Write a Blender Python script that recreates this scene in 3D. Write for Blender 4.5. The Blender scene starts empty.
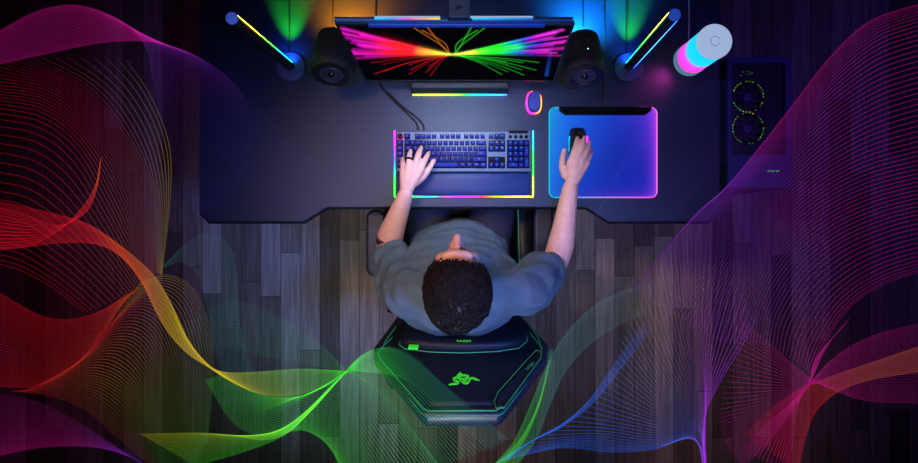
import bpy, bmesh, math, random
import numpy as np
from mathutils import Vector, Matrix
random.seed(7); rng = np.random.RandomState(11)
PI = math.pi
C = bpy.context.scene.collection
CZ, F = 2.4, 495.0            # camera height and focal length in pixels (918 wide)
DZ = 0.74                     # desk top height

def W(px, py, z):
    """a point of the photograph taken to its place in the room at height z"""
    s = (CZ - z) / F
    return Vector(((px - 459) * s, (231.5 - py) * s, z))

def lin(c):
    return tuple((x / 12.92 if x <= 0.04045 else ((x + 0.055) / 1.055) ** 2.4) for x in c)
def rgb(r, g, b):
    return lin((r / 255, g / 255, b / 255))

# ------------------------------------------------------------------ materials
def nt(name):
    m = bpy.data.materials.new(name); m.use_nodes = True
    n = m.node_tree; n.nodes.clear()
    o = n.nodes.new('ShaderNodeOutputMaterial')
    return m, n, o
def pbr(name, col, rough=.5, metal=0, noise=0.12, scale=40, bump=0.0, bscale=200, emit=None, estr=0, spec=.5, coat=0):
    m, n, o = nt(name)
    p = n.nodes.new('ShaderNodeBsdfPrincipled')
    n.links.new(p.outputs[0], o.inputs[0])
    tc = n.nodes.new('ShaderNodeTexCoord')
    nz = n.nodes.new('ShaderNodeTexNoise'); nz.inputs['Scale'].default_value = scale
    nz.inputs['Detail'].default_value = 4
    n.links.new(tc.outputs['Object'], nz.inputs['Vector'])
    r = n.nodes.new('ShaderNodeValToRGB')
    r.color_ramp.elements[0].color = (*[c * (1 - noise) for c in col], 1)
    r.color_ramp.elements[1].color = (*[min(1, c * (1 + noise)) for c in col], 1)
    r.color_ramp.elements[0].position = .3; r.color_ramp.elements[1].position = .7
    n.links.new(nz.outputs['Fac'], r.inputs['Fac'])
    n.links.new(r.outputs['Color'], p.inputs['Base Color'])
    p.inputs['Roughness'].default_value = rough; p.inputs['Metallic'].default_value = metal
    p.inputs['Specular IOR Level'].default_value = spec
    p.inputs['Coat Weight'].default_value = coat
    if bump:
        bn = n.nodes.new('ShaderNodeTexNoise'); bn.inputs['Scale'].default_value = bscale
        bn.inputs['Detail'].default_value = 5
        n.links.new(tc.outputs['Object'], bn.inputs['Vector'])
        b = n.nodes.new('ShaderNodeBump'); b.inputs['Strength'].default_value = bump
        b.inputs['Distance'].default_value = .004
        n.links.new(bn.outputs['Fac'], b.inputs['Height']); n.links.new(b.outputs[0], p.inputs['Normal'])
    if emit:
        p.inputs['Emission Color'].default_value = (*emit, 1); p.inputs['Emission Strength'].default_value = estr
    return m
def glow(name, col, s):
    m, n, o = nt(name)
    e = n.nodes.new('ShaderNodeEmission'); e.inputs[0].default_value = (*col, 1); e.inputs[1].default_value = s
    n.links.new(e.outputs[0], o.inputs[0]); return m
def glow_attr(name, s, sample=True):
    """something that gives off light, its colour stored per vertex"""
    m, n, o = nt(name)
    e = n.nodes.new('ShaderNodeEmission'); e.inputs[1].default_value = s
    a = n.nodes.new('ShaderNodeAttribute'); a.attribute_name = 'Col'
    n.links.new(a.outputs['Color'], e.inputs[0]); n.links.new(e.outputs[0], o.inputs[0])
    if not sample:
        m.cycles.emission_sampling = 'NONE'
    return m

def floor_material():
    m, n, o = nt('weathered_wood_planks')
    p = n.nodes.new('ShaderNodeBsdfPrincipled'); n.links.new(p.outputs[0], o.inputs[0])
    N = n.nodes.new; L = n.links.new
    def math_(op, a, b=None):
        k = N('ShaderNodeMath'); k.operation = op
        for i, v in enumerate((a, b)):
            if v is None: continue
            if isinstance(v, (int, float)): k.inputs[i].default_value = v
            else: L(v, k.inputs[i])
        return k.outputs[0]
    tc = N('ShaderNodeTexCoord'); sp = N('ShaderNodeSeparateXYZ'); L(tc.outputs['Object'], sp.inputs[0])
    u = math_('DIVIDE', math_('ADD', sp.outputs[0], 10 * .0952 + .0075), .0952)
    col = math_('FLOOR', u)
    wn = N('ShaderNodeTexWhiteNoise'); wn.noise_dimensions = '1D'; L(col, wn.inputs['W'])
    v = math_('ADD', math_('DIVIDE', sp.outputs[1], 1.25), math_('MULTIPLY', wn.outputs['Value'], 7.3))
    row = math_('FLOOR', v)
    cb = N('ShaderNodeCombineXYZ'); L(col, cb.inputs[0]); L(row, cb.inputs[1])
    w2 = N('ShaderNodeTexWhiteNoise'); w2.noise_dimensions = '2D'; L(cb.outputs[0], w2.inputs['Vector'])
    ramp = N('ShaderNodeValToRGB'); L(w2.outputs['Value'], ramp.inputs['Fac'])
    e = ramp.color_ramp.elements
    e[0].color = (*rgb(96, 88, 82), 1); e[1].color = (*rgb(184, 175, 168), 1)
    k = e.new(.45); k.color = (*rgb(140, 128, 121), 1)
    k = e.new(.75); k.color = (*rgb(160, 146, 137), 1)
    # grain
    mp = N('ShaderNodeMapping'); mp.inputs['Scale'].default_value = (70, 3.0, 1)
    L(tc.outputs['Object'], mp.inputs[0])
    ofs = N('ShaderNodeVectorMath'); ofs.operation = 'ADD'; L(mp.outputs[0], ofs.inputs[0])
    mul = N('ShaderNodeVectorMath'); mul.operation = 'SCALE'; mul.inputs['Scale'].default_value = 13.7
    L(w2.outputs['Color'], mul.inputs[0]); L(mul.outputs[0], ofs.inputs[1])
    g = N('ShaderNodeTexNoise'); g.inputs['Scale'].default_value = 1.0; g.inputs['Detail'].default_value = 6
    g.inputs['Roughness'].default_value = .65; g.inputs['Distortion'].default_value = .6
    L(ofs.outputs[0], g.inputs['Vector'])
    gr = N('ShaderNodeMapRange'); gr.inputs['From Min'].default_value = .3; gr.inputs['From Max'].default_value = .72
    gr.inputs['To Min'].default_value = .5; gr.inputs['To Max'].default_value = 1.3
    L(g.outputs['Fac'], gr.inputs['Value'])
    # seams
    fu = math_('FRACT', u); fv = math_('FRACT', v)
    du = math_('MINIMUM', fu, math_('SUBTRACT', 1, fu)); dv = math_('MINIMUM', fv, math_('SUBTRACT', 1, fv))
    seam = math_('MULTIPLY', math_('GREATER_THAN', du, .022), math_('GREATER_THAN', dv, .0016))
    sm = math_('ADD', math_('MULTIPLY', seam, .55), .45)
    mx = N('ShaderNodeVectorMath'); mx.operation = 'SCALE'; L(ramp.outputs['Color'], mx.inputs[0])
    L(math_('MULTIPLY', gr.outputs['Result'], sm), mx.inputs['Scale'])
    L(mx.outputs[0], p.inputs['Base Color'])
    p.inputs['Roughness'].default_value = .62; p.inputs['Specular IOR Level'].default_value = .3
    b = N('ShaderNodeBump'); b.inputs['Strength'].default_value = .35; b.inputs['Distance'].default_value = .003
    L(math_('MULTIPLY', g.outputs['Fac'], sm), b.inputs['Height']); L(b.outputs[0], p.inputs['Normal'])
    return m

M = {}
M['floor'] = floor_material()
M['desk'] = pbr('desk_laminate', rgb(26, 36, 66), .5, noise=.06, scale=300, bump=.05, bscale=900)
M['desk_edge'] = pbr('desk_black_edge', rgb(18, 18, 22), .5)
M['steel'] = pbr('black_powder_steel', rgb(26, 26, 30), .45, .3)
M['black'] = pbr('black_plastic', rgb(24, 25, 30), .42, bump=.04, bscale=700)
M['blackgloss'] = pbr('gloss_black', rgb(14, 15, 20), .18)
M['cable'] = pbr('black_cable', rgb(12, 13, 24), .5)
M['speaker'] = pbr('speaker_fabric', rgb(30, 33, 40), .6, bump=.2, bscale=900)
M['driver'] = pbr('driver_cone', rgb(58, 66, 84), .35, .2)
M['rubber'] = pbr('dark_rubber', rgb(18, 18, 20), .8)
M['bluecap'] = pbr('bar_end_cap', rgb(110, 150, 235), .4, emit=rgb(40, 90, 230), estr=.35)  # faint blue emission added to brighten the cap
M['disc'] = pbr('bar_base_disc', rgb(58, 72, 116), .4, .1)
M['bar_blue'] = pbr('monitor_light_housing', rgb(40, 96, 176), .35, .2)
M['clamp'] = pbr('clamp_plate', rgb(70, 98, 140), .4, .2)
M['kb_plate'] = pbr('keyboard_top_plate', rgb(78, 92, 118), .45, .3, noise=.05)
M['key'] = pbr('key_plastic', rgb(12, 32, 125), .6, noise=.08, spec=.2)  # black keys; the blue of their backlight is put into the base colour
M['rest'] = pbr('wrist_rest_leatherette', rgb(14, 36, 96), .5, bump=.15, bscale=500)  # blue light on the rest is tinted into its base colour
M['leather'] = pbr('chair_leatherette', rgb(22, 28, 42), .45, spec=.3, noise=.1, bump=.15, bscale=350)
M['leather2'] = pbr('chair_centre_leatherette', rgb(16, 22, 36), .5, spec=.3, noise=.1, bump=.15, bscale=350)
M['leather_edge'] = pbr('chair_rim_leatherette', rgb(30, 36, 54), .35, bump=.1, bscale=300)
M['stitch'] = pbr('green_piping', rgb(40, 140, 90), .5, emit=rgb(30, 120, 80), estr=.10)  # piping given a faint emission, though it is no lamp
M['logo_green'] = pbr('green_embroidery', rgb(70, 240, 50), .6, emit=rgb(60, 220, 40), estr=.25)  # embroidery brightened by emission, no light source of its own
M['tag'] = pbr('green_tag', rgb(70, 240, 50), .6, emit=rgb(60, 230, 40), estr=.25)  # cloth tag brightened by emission
M['tagtext'] = pbr('tag_text', rgb(10, 60, 20), .6)
M['armpad'] = pbr('armrest_pad', rgb(26, 32, 62), .5, bump=.1)
M['skin'] = pbr('skin', rgb(214, 160, 148), .5, noise=.08, scale=60, bump=.12, bscale=260)
M['shirt'] = pbr('grey_blue_jersey', rgb(74, 90, 104), .85, noise=.16, scale=26, bump=.5, bscale=60)
M['trousers'] = pbr('dark_trousers', rgb(30, 30, 46), .85, noise=.15, bump=.3, bscale=120)
M['hair'] = pbr('dark_brown_hair', rgb(26, 20, 22), .46, noise=.35, scale=70)
M['eye'] = pbr('eye_white', rgb(220, 220, 220), .2)
M['lip'] = pbr('lip', rgb(170, 100, 100), .5)
M['ring'] = pbr('black_ring', rgb(10, 10, 12), .25, .6)
M['ink'] = pbr('tattoo_ink', rgb(40, 34, 44), .6)
M['shoe'] = pbr('dark_shoe', rgb(20, 20, 22), .6)
M['mousebody'] = pbr('mouse_shell', rgb(14, 15, 20), .32)
M['case'] = pbr('case_painted_steel', rgb(62, 74, 140), .5)
M['case_dark'] = pbr('case_mesh_top', rgb(22, 24, 44), .5)
M['caselamp'] = pbr('lamp_top_white', rgb(214, 224, 236), .4, emit=rgb(175, 200, 230), estr=.72)
M['threads'] = glow_attr('overlay_wave_glow', .115, sample=False)  # glow of the overlay wave graphic, no light source in the room
_n = M['threads'].node_tree; _a = _n.nodes.new('ShaderNodeAddShader'); _t = _n.nodes.new('ShaderNodeBsdfTransparent')
_e = next(x for x in _n.nodes if x.type == 'EMISSION'); _o = next(x for x in _n.nodes if x.type == 'OUTPUT_MATERIAL')
_n.links.new(_e.outputs[0], _a.inputs[0]); _n.links.new(_t.outputs[0], _a.inputs[1]); _n.links.new(_a.outputs[0], _o.inputs[0])
M['screen'] = glow_attr('screen_picture', 1.0)
M['rgbled'] = glow_attr('rgb_leds', 6.0)
M['rgbdim'] = glow_attr('rgb_leds_dim', 1.0)

# ------------------------------------------------------------------ mesh builder
class MB:
    def __init__(s): s.v = []; s.f = []; s.c = []
    def add(s, vs, fs, col=None):
        b = len(s.v); s.v += [tuple(v) for v in vs]; s.f += [tuple(b + i for i in f) for f in fs]
        s.c += ([tuple(c) for c in col] if col is not None and isinstance(col[0], (tuple, list, np.ndarray)) else [tuple(col or (1, 1, 1))] * len(vs))
        return s
    def box(s, lo, hi, col=None):
        x0, y0, z0 = lo; x1, y1, z1 = hi
        return s.add([(x0,y0,z0),(x1,y0,z0),(x1,y1,z0),(x0,y1,z0),(x0,y0,z1),(x1,y0,z1),(x1,y1,z1),(x0,y1,z1)],
                     [(0,3,2,1),(4,5,6,7),(0,1,5,4),(1,2,6,5),(2,3,7,6),(3,0,4,7)], col)
    def prism(s, poly, z0, z1, col=None, top=None):
        n = len(poly); top = top or poly
        return s.add([(x, y, z0) for x, y in poly] + [(x, y, z1) for x, y in top],
                     [tuple(range(n - 1, -1, -1)), tuple(range(n, 2 * n))] + [(i, (i + 1) % n, n + (i + 1) % n, n + i) for i in range(n)], col)
    def tube(s, pts, r, seg=8, caps=True, cols=None, flat=None):
        """a tube along a path; r a number or one per point; flat = (axis, k) squashes the ring"""
        pts = [Vector(p) for p in pts]; n = len(pts)
        rs = r if isinstance(r, (list, tuple, np.ndarray)) else [r] * n
        t0 = (pts[1] - pts[0]).normalized()
        a = Vector((0, 0, 1)) if abs(t0.z) < .9 else Vector((0, 1, 0))
        u = t0.cross(a).normalized()
        vs = []; cs = []
        for i in range(n):
            t = (pts[min(i + 1, n - 1)] - pts[max(i - 1, 0)])
            t = t.normalized() if t.length > 1e-9 else t0
            u = (u - t * u.dot(t)).normalized(); w = t.cross(u)
            for k in range(seg):
                q = 2 * PI * k / seg
                ri = rs[i]
                d = u * (math.cos(q) * (ri[0] if hasattr(ri, '__len__') else ri)) + w * (math.sin(q) * (ri[1] if hasattr(ri, '__len__') else ri))
                vs.append(pts[i] + d); cs.append(cols[i] if cols is not None else (1, 1, 1))
        fs = [(i * seg + k, i * seg + (k + 1) % seg, (i + 1) * seg + (k + 1) % seg, (i + 1) * seg + k) for i in range(n - 1) for k in range(seg)]
        if caps: fs += [tuple(range(seg - 1, -1, -1)), tuple((n - 1) * seg + k for k in range(seg))]
        return s.add(vs, fs, cs)
    def cyl(s, a, b, r0, r1=None, seg=32, cols=None):
        return s.tube([a, b], [r0, r0 if r1 is None else r1], seg, True, cols)
    def lathe(s, prof, c=(0, 0, 0), seg=32, axis=None, cols=None):
        """prof: list of (radius, height) turned about an axis through c"""
        ax = Vector(axis or (0, 0, 1)).normalized()
        a = Vector((1, 0, 0)) if abs(ax.x) < .9 else Vector((0, 1, 0))
        u = (a - ax * a.dot(ax)).normalized(); w = ax.cross(u); c = Vector(c)
        vs = [c + ax * h + (u * math.cos(2 * PI * k / seg) + w * math.sin(2 * PI * k / seg)) * max(r, 1e-5) for r, h in prof for k in range(seg)]
        cs = [cols[i] if cols else (1, 1, 1) for i in range(len(prof)) for k in range(seg)]
        n = len(prof)
        fs = [(i * seg + k, i * seg + (k + 1) % seg, (i + 1) * seg + (k + 1) % seg, (i + 1) * seg + k) for i in range(n - 1) for k in range(seg)]
        fs += [tuple(range(seg - 1, -1, -1)), tuple((n - 1) * seg + k for k in range(seg))]
        return s.add(vs, fs, cs)
    def ball(s, c, r, rot=None, nu=24, nv=16):
        c = Vector(c); r = (r, r, r) if not hasattr(r, '__len__') else r
        vs = []
        for i in range(nv + 1):
            th = PI * i / nv
            for k in range(nu):
                ph = 2 * PI * k / nu
                p = Vector((r[0] * math.sin(th) * math.cos(ph), r[1] * math.sin(th) * math.sin(ph), r[2] * math.cos(th)))
                vs.append(c + ((rot @ p) if rot else p))
        fs = [(i * nu + k, (i + 1) * nu + k, (i + 1) * nu + (k + 1) % nu, i * nu + (k + 1) % nu) for i in range(nv) for k in range(nu)]
        return s.add(vs, fs)
    def loft(s, rings):
        """rings: equal-length closed loops of points"""
        n = len(rings[0]); vs = [p for r in rings for p in r]
        fs = [(i * n + k, i * n + (k + 1) % n, (i + 1) * n + (k + 1) % n, (i + 1) * n + k) for i in range(len(rings) - 1) for k in range(n)]
        fs += [tuple(range(n - 1, -1, -1)), tuple((len(rings) - 1) * n + k for k in range(n))]
        return s.add(vs, fs)

ORG = {}
def origin(o):
    return ORG[o.name]
def mesh_from(name, mb, org):
    me = bpy.data.meshes.new(name)
    me.from_pydata([(x - org[0], y - org[1], z - org[2]) for x, y, z in mb.v], [], mb.f)
    ca = me.color_attributes.new('Col', 'FLOAT_COLOR', 'POINT')
    arr = np.ones((len(mb.v), 4), dtype=np.float32); arr[:, :3] = np.array(mb.c, dtype=np.float32)[:, :3]
    ca.data.foreach_set('color', arr.ravel())
    me.validate()
    return me
def obj(name, mb, m, parent=None, bevel=0, smooth=True, angle=40, loc=None, seg=2):
    org = origin(parent) if parent else (loc or (0, 0, 0))
    me = mesh_from(name, mb, org)
    bm = bmesh.new(); bm.from_mesh(me); bmesh.ops.recalc_face_normals(bm, faces=bm.faces); bm.to_mesh(me); bm.free()
    o = bpy.data.objects.new(name, me); C.objects.link(o)
    me.materials.append(m)
    if smooth:
        me.polygons.foreach_set('use_smooth', [True] * len(me.polygons)); me.set_sharp_from_angle(angle=math.radians(angle))
    if parent:
        o.parent = parent; ORG[o.name] = org
    else:
        o.location = org; ORG[o.name] = org
    if bevel:
        md = o.modifiers.new('edge', 'BEVEL'); md.width = bevel; md.segments = seg; md.limit_method = 'ANGLE'; md.angle_limit = math.radians(35)
        md.harden_normals = False
    return o
def thing(name, label, cat, loc=(0, 0, 0), group=None):
    o = bpy.data.objects.new(name, None); C.objects.link(o); o.location = loc
    o.empty_display_size = .05
    ORG[o.name] = tuple(loc); o['label'] = label; o['category'] = cat
    if group: o['group'] = group
    return o
def tag(o, label, cat, group=None, kind=None):
    o['label'] = label; o['category'] = cat
    if group: o['group'] = group
    if kind: o['kind'] = kind
    return o
def smoothpath(pts, n):
    """Catmull-Rom through the points, n samples"""
    P = np.array([tuple(p) for p in pts], dtype=float); k = len(P)
    if k == 2:
        t = np.linspace(0, 1, n)[:, None]; return P[0] * (1 - t) + P[1] * t
    Q = np.vstack([2 * P[0] - P[1], P, 2 * P[-1] - P[-2]])
    ln = np.linalg.norm(np.diff(P[:, :3], axis=0), axis=1); cum = np.concatenate([[0], np.cumsum(ln)]); cum /= cum[-1]
    out = []
    for t in np.linspace(0, 1, n):
        i = min(max(np.searchsorted(cum, t, side='right') - 1, 0), k - 2)
        u = (t - cum[i]) / max(cum[i + 1] - cum[i], 1e-9)
        a, b, c, d = Q[i], Q[i + 1], Q[i + 2], Q[i + 3]
        out.append(.5 * (2 * b + (c - a) * u + (2 * a - 5 * b + 4 * c - d) * u * u + (3 * b - a - 3 * c + d) * u ** 3))
    return np.array(out)
def text_mesh(body, size, mat3, extrude=.0003):
    """letters as a mesh builder, placed by a 4x4 matrix"""
    cu = bpy.data.curves.new('lettering', 'FONT'); cu.body = body; cu.size = size
    cu.align_x = 'CENTER'; cu.align_y = 'CENTER'; cu.resolution_u = 2; cu.extrude = extrude
    o = bpy.data.objects.new('lettering_tmp', cu)
    C.objects.link(o)
    dg = bpy.context.evaluated_depsgraph_get()
    me = bpy.data.meshes.new_from_object(o.evaluated_get(dg))
    mb = MB(); mb.add([mat3 @ v.co for v in me.vertices], [tuple(p.vertices) for p in me.polygons])
    bpy.data.objects.remove(o); bpy.data.curves.remove(cu); bpy.data.meshes.remove(me)
    return mb
def rounded(x0, y0, x1, y1, r, n=6):
    out = []
    for cx, cy, a in ((x1 - r, y1 - r, 0), (x0 + r, y1 - r, 90), (x0 + r, y0 + r, 180), (x1 - r, y0 + r, 270)):
        for k in range(n + 1):
            q = math.radians(a + 90 * k / n); out.append((cx + r * math.cos(q), cy + r * math.sin(q)))
    return out
def lerp3(stops, t):
    for (a, ca), (b, cb) in zip(stops, stops[1:]):
        if t <= b:
            k = (t - a) / max(b - a, 1e-9); return tuple(x * (1 - k) + y * k for x, y in zip(ca, cb))
    return stops[-1][1]
CY = rgb(20, 220, 255); BL = rgb(30, 70, 255); MG = rgb(255, 30, 230); GR = rgb(40, 255, 50); YE = rgb(255, 235, 60); RD = rgb(255, 30, 40); OR = rgb(255, 140, 20); PU = rgb(150, 40, 255)

# ------------------------------------------------------------------ the setting
fl = MB().box((-3.1, -2.6, -.05), (3.1, 1.8, 0))
f_o = obj('floor', fl, M['floor'], smooth=False); f_o['kind'] = 'structure'
M['wall'] = pbr('dark_painted_wall', rgb(40, 40, 52), .8)
for nm, lo, hi in (('wall_back', (-3.1, 1.7, 0), (3.1, 1.8, 3.6)), ('wall_front', (-3.1, -2.6, 0), (3.1, -2.5, 3.6)), ('wall_left', (-3.1, -2.5, 0), (-3.0, 1.7, 3.6)), ('wall_right', (3.0, -2.5, 0), (3.1, 1.7, 3.6)), ('ceiling', (-3.1, -2.6, 3.6), (3.1, 1.8, 3.7))):
    w_o = obj(nm, MB().box(lo, hi), M['wall'], smooth=False); w_o['kind'] = 'structure'

# ------------------------------------------------------------------ desk
dp = [(199, -8), (199, 213), (207, 222), (304, 222), (327, 207.5), (586, 207.5), (609, 222), (711, 222), (720.5, 212), (720.5, -8)]
desk = thing('gaming_desk', 'wide dark desk with a recessed front edge and clipped corners on the wood floor', 'desk', (0, .4, 0))
poly = [tuple(W(x, y, DZ)[:2]) for x, y in dp][::-1]
obj('desk_top', MB().prism(poly, DZ - .025, DZ), M['desk'], desk, bevel=.004)
lip = []
fr = [W(*p, DZ) for p in dp[1:-1]]
lip = smooth_pts = [(p.x, p.y + .001, DZ - .003) for p in fr]
obj('edge_strip', MB().tube([(p.x, p.y, DZ - .0125) for p in fr], [(.006, .0115)] * len(fr), 4), M['desk_edge'], desk, smooth=False)
for sx in (-1, 1):
    x = sx * .66
    obj('leg', MB().box((x - .04, .38, .06), (x + .04, .46, DZ - .04)).box((x - .03, .14, DZ - .045), (x + .03, .74, DZ - .025)), M['steel'], desk, bevel=.004)
    obj('foot', MB().box((x - .04, .1, 0), (x + .04, .76, .06)), M['steel'], desk, bevel=.01)
obj('crossbar', MB().box((-.62, .64, .6), (.62, .68, .7)), M['steel'], desk, bevel=.004)

# ------------------------------------------------------------------ light bars
def light_bar(base_px, top_px, strip_ang, label):
    b = W(*base_px, DZ + .004); t = W(*top_px, DZ + .40)
    root = thing('desk_light_bar', label, 'lamp', (b.x, b.y, DZ), 'pair of upright light bars')
    obj('base', MB().lathe([(.046, 0), (.0485, .003), (.0485, .009), (.046, .011), (.013, .0125)], (b.x, b.y, DZ), 48), M['disc'], root, angle=30)
    p0 = Vector((b.x, b.y, DZ + .011)); p1 = Vector((t.x, t.y, DZ + .395))
    p1 = Vector((b.x + (t.x - b.x), b.y + (t.y - b.y), p1.z))
    obj('post', MB().cyl(p0, p1, .0145, .0145, 28), M['black'], root, angle=30)
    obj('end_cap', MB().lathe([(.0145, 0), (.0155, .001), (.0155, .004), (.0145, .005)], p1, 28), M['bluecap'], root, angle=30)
    for k, (ang, w, st) in enumerate(strip_ang):
        d = Vector((math.cos(ang), math.sin(ang), 0)); side = Vector((-d.y, d.x, 0)) * w
        mb = MB(); n = 24
        for i in range(n + 1):
            t_ = i / n; c = p0.lerp(p1, .04 + .93 * t_) + d * .0142
            col = lerp3(st, t_)
            mb.add([c - side - d * .003, c - side * .8 + d * .0016, c + side * .8 + d * .0016, c + side - d * .003], [], [col] * 4)
        for i in range(n):
            for j in range(3):
                a = i * 4 + j; mb.f.append((a, a + 1, a + 5, a + 4))
        obj('light_strip', mb, M['rgbled'], root)
    return root
ST = [(0, CY), (.25, rgb(20, 200, 190)), (.4, GR), (.62, rgb(120, 255, 60)), (.8, YE), (1, YE)]
ST2 = [(0, BL), (.5, rgb(60, 190, 255)), (1, rgb(30, 90, 220))]
light_bar((291, 67), (231.5, 18), [(math.radians(48), .0045, ST)], 'slim black light bar standing left of the left speaker')
light_bar((628, 67.5), (675, 14.5), [(math.radians(135), .005, ST), (math.radians(-38), .0018, ST2)], 'slim black light bar standing right of the right speaker')

# ------------------------------------------------------------------ speakers
def speaker(px, py, right, label):
    c = W(px, py, .905)
    root = thing('desktop_speaker', label, 'speaker', (c.x, c.y + .05, DZ), 'pair of barrel speakers')
    e = math.radians(17); ax = Vector((0, math.cos(e), -math.sin(e)))      # points to the rear
    Lh = .135; rf, rb = .0615, .05
    obj('body', MB().lathe([(rf - .004, 0), (rf, .006), (rf, .03), (rb + .003, Lh - .02), (rb, Lh - .006), (rb - .008, Lh)], c, 48, ax), M['speaker'], root, angle=35)
    obj('front_ring', MB().lathe([(rf - .003, .002), (rf - .004, -.004), (.040, -.004), (.036, .0), (.035, .003)], c, 48, ax), M['black'], root, angle=35)
    drv = obj('driver', MB().lathe([(.036, -.002), (.033, -.005), (.029, -.004), (.024, .0005), (.0001, .001)], c, 40, ax), M['driver'], root, angle=50)
    obj('dust_cap', MB().ball(c + ax * .0, .011), M['blackgloss'], drv)
    m = c + ax * .07
    obj('stand_neck', MB().tube([(m.x, m.y, DZ + .01), (m.x, m.y + .005, DZ + .06), (m.x, m.y, m.z - .045)], [.03, .022, .034], 24), M['black'], root)
    obj('stand_base', MB().lathe([(.056, 0), (.06, .004), (.06, .01), (.05, .016), (.026, .02)], (m.x, m.y, DZ), 40), M['rubber'], root, angle=35)
    back = c + ax * (Lh + .001)
    col = CY if right else OR
    obj('rear_light', MB().lathe([(.028, -.002), (.03, 0), (.03, .006), (.028, .008)], back - ax * .006, 40, ax, cols=[col] * 4), M['rgbled'], root)
    if right:
        up = Vector((0, math.sin(e), math.cos(e)))
        q = c + ax * .085 + up * .0535
        obj('volume_knob', MB().lathe([(.0055, 0), (.0055, .004), (.004, .005)], q, 20, up), M['driver'], root)
        q = c + ax * .052 + up * .0565
        l = obj('status_light', MB().lathe([(.003, 0), (.003, .002), (.002, .003)], q, 16, up), glow('white_led', rgb(190, 255, 240), 1.4), root)
    return root
speaker(331.5, 74, False, 'black barrel speaker to the left of the monitor')
speaker(584.5, 76, True, 'black barrel speaker with volume knob to the right of the monitor')

# ------------------------------------------------------------------ monitor
mon = thing('computer_monitor', 'widescreen monitor showing rainbow light rays at the back of the desk', 'monitor', (0, .58, DZ))
BLc, BRc = W(366, 79.5, .815), W(553.5, 79.5, .815); TLc, TRc = W(337, 24, 1.14), W(573, 24, 1.14)
nrm = (BRc - BLc).cross(TLc - BLc).normalized()          # faces the sitter
if nrm.y > 0: nrm = -nrm
def scr(u, v, d=0):
    a = BLc.lerp(BRc, u); b = TLc.lerp(TRc, u); return a.lerp(b, v) + nrm * d
def slab(u0, u1, v0, v1, d0, d1):
    vs = [scr(u, v, d) for d in (d0, d1) for u, v in ((u0, v0), (u1, v0), (u1, v1), (u0, v1))]
    return vs, [(0,3,2,1),(4,5,6,7),(0,1,5,4),(1,2,6,5),(2,3,7,6),(3,0,4,7)]
obj('housing', MB().add(*slab(-.006, 1.006, -.03, 1.008, -.010, 0)), M['black'], mon, bevel=.002)
obj('back_cover', MB().add(*slab(.1, .9, .02, .72, -.035, -.010)), M['black'], mon, bevel=.01)
obj('bezel', MB().add(*slab(-.006, 1.006, -.035, .004, 0, .004)).add(*slab(-.006, .004, 0, 1.01, 0, .003)).add(*slab(.996, 1.006, 0, 1.01, 0, .003)).add(*slab(-.006, 1.006, .992, 1.012, 0, .003)), M['black'], mon, smooth=False)
# the picture on the screen: streaks of light bursting from the centre to both sides
NU, NV = 300, 150
asp = 1.78
U, V = np.meshgrid(np.linspace(.004, .996, NU), np.linspace(.005, .992, NV))
img = np.zeros((NV, NU, 3)); img[:] = (.0012, .001, .003)
X = (U - .475) * 2; Y = (V - .52)             # -1..1 , -.5..5
def streak(pts, cols, w0, w1, amp):
    global img
    P = smoothpath(pts, 24)
    best = np.full((NV, NU), 1e9); tt = np.zeros((NV, NU))
    for i in range(23):
        (ax, ay), (bx, by) = P[i], P[i + 1]; L2 = (bx - ax) ** 2 + (by - ay) ** 2 + 1e-12
        q = np.clip(((X - ax) * (bx - ax) + (Y - ay) * (by - ay)) / L2, 0, 1); t = (i + q) / 23; w = w0 + (w1 - w0) * t
        d = ((X - ax - q * (bx - ax)) ** 2 + (Y - ay - q * (by - ay)) ** 2) / w ** 2
        k = d < best; best[k] = d[k]; tt[k] = t[k]
    g = np.exp(-best) * amp
    col = np.stack([np.interp(tt, [c[0] for c in cols], [c[1][j] for c in cols]) for j in range(3)], -1)
    img = img + g[..., None] * col
Lc = [(0, YE), (.12, OR), (.25, RD), (.6, RD), (.72, rgb(255, 20, 150)), (1, MG)]
Rc = [(0, YE), (.14, YE), (.24, GR), (.48, GR), (.58, rgb(20, 160, 220)), (.72, rgb(70, 50, 255)), (.86, MG), (1, rgb(240, 60, 220))]
r2 = random.Random(5)
for s_, cc in ((-1, Lc), (1, Rc)):
    ends = [.42, .37, .33, .28, .235, .20, .165, .13, .10, .07, .04, .01, -.03, -.07] if s_ < 0 else [.40, .36, .32, .29, .25, .20, .16, .11, .07, .03, -.02]
    for e in ends:
        ln = r2.uniform(.8, 1.03) * (1.1 if s_ > 0 else .97); w_ = r2.uniform(.010, .028)
        streak([(s_ * .02, 0), (s_ * .33 * ln, e * .30), (s_ * .66 * ln, e * .64), (s_ * ln, e)], cc, .007, w_, r2.uniform(.35, .9) * (1 if e > 0 else .5))
    streak([(s_ * .02, 0), (s_ * .3, .055), (s_ * .6, .125)], [(0, YE), (.4, YE if s_ < 0 else rgb(160, 245, 40)), (.6, RD if s_ < 0 else GR), (1, RD if s_ < 0 else GR)], .02, .105 if s_ < 0 else .06, .8)
    for (ax_, ay_), (bx_, by_) in (((.30, .43), (.10, .17)), ((.19, .45), (.085, .15)), ((.24, .40), (.06, .2))):
        streak([(s_ * .03, .02), (s_ * bx_, by_), (s_ * ax_, ay_)], [(0, OR if s_ < 0 else GR), (1, OR if s_ < 0 else GR)], .004, .005, .5)
    for k in range(11):
        a = r2.uniform(.25, .85); d = r2.uniform(-.44, -.14)
        streak([(s_ * .05, -.02), (s_ * a * .55, d * .42), (s_ * a, d)], [(0, RD if s_ < 0 else GR), (1, RD if s_ < 0 else GR)], .004, .006, r2.uniform(.2, .5))
streak([(.93, .4), (.935, 0), (.96, -.42)], [(0, rgb(60, 0, 90)), (.6, rgb(30, 60, 200)), (1, rgb(20, 120, 255))], .012, .016, .35)
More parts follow.
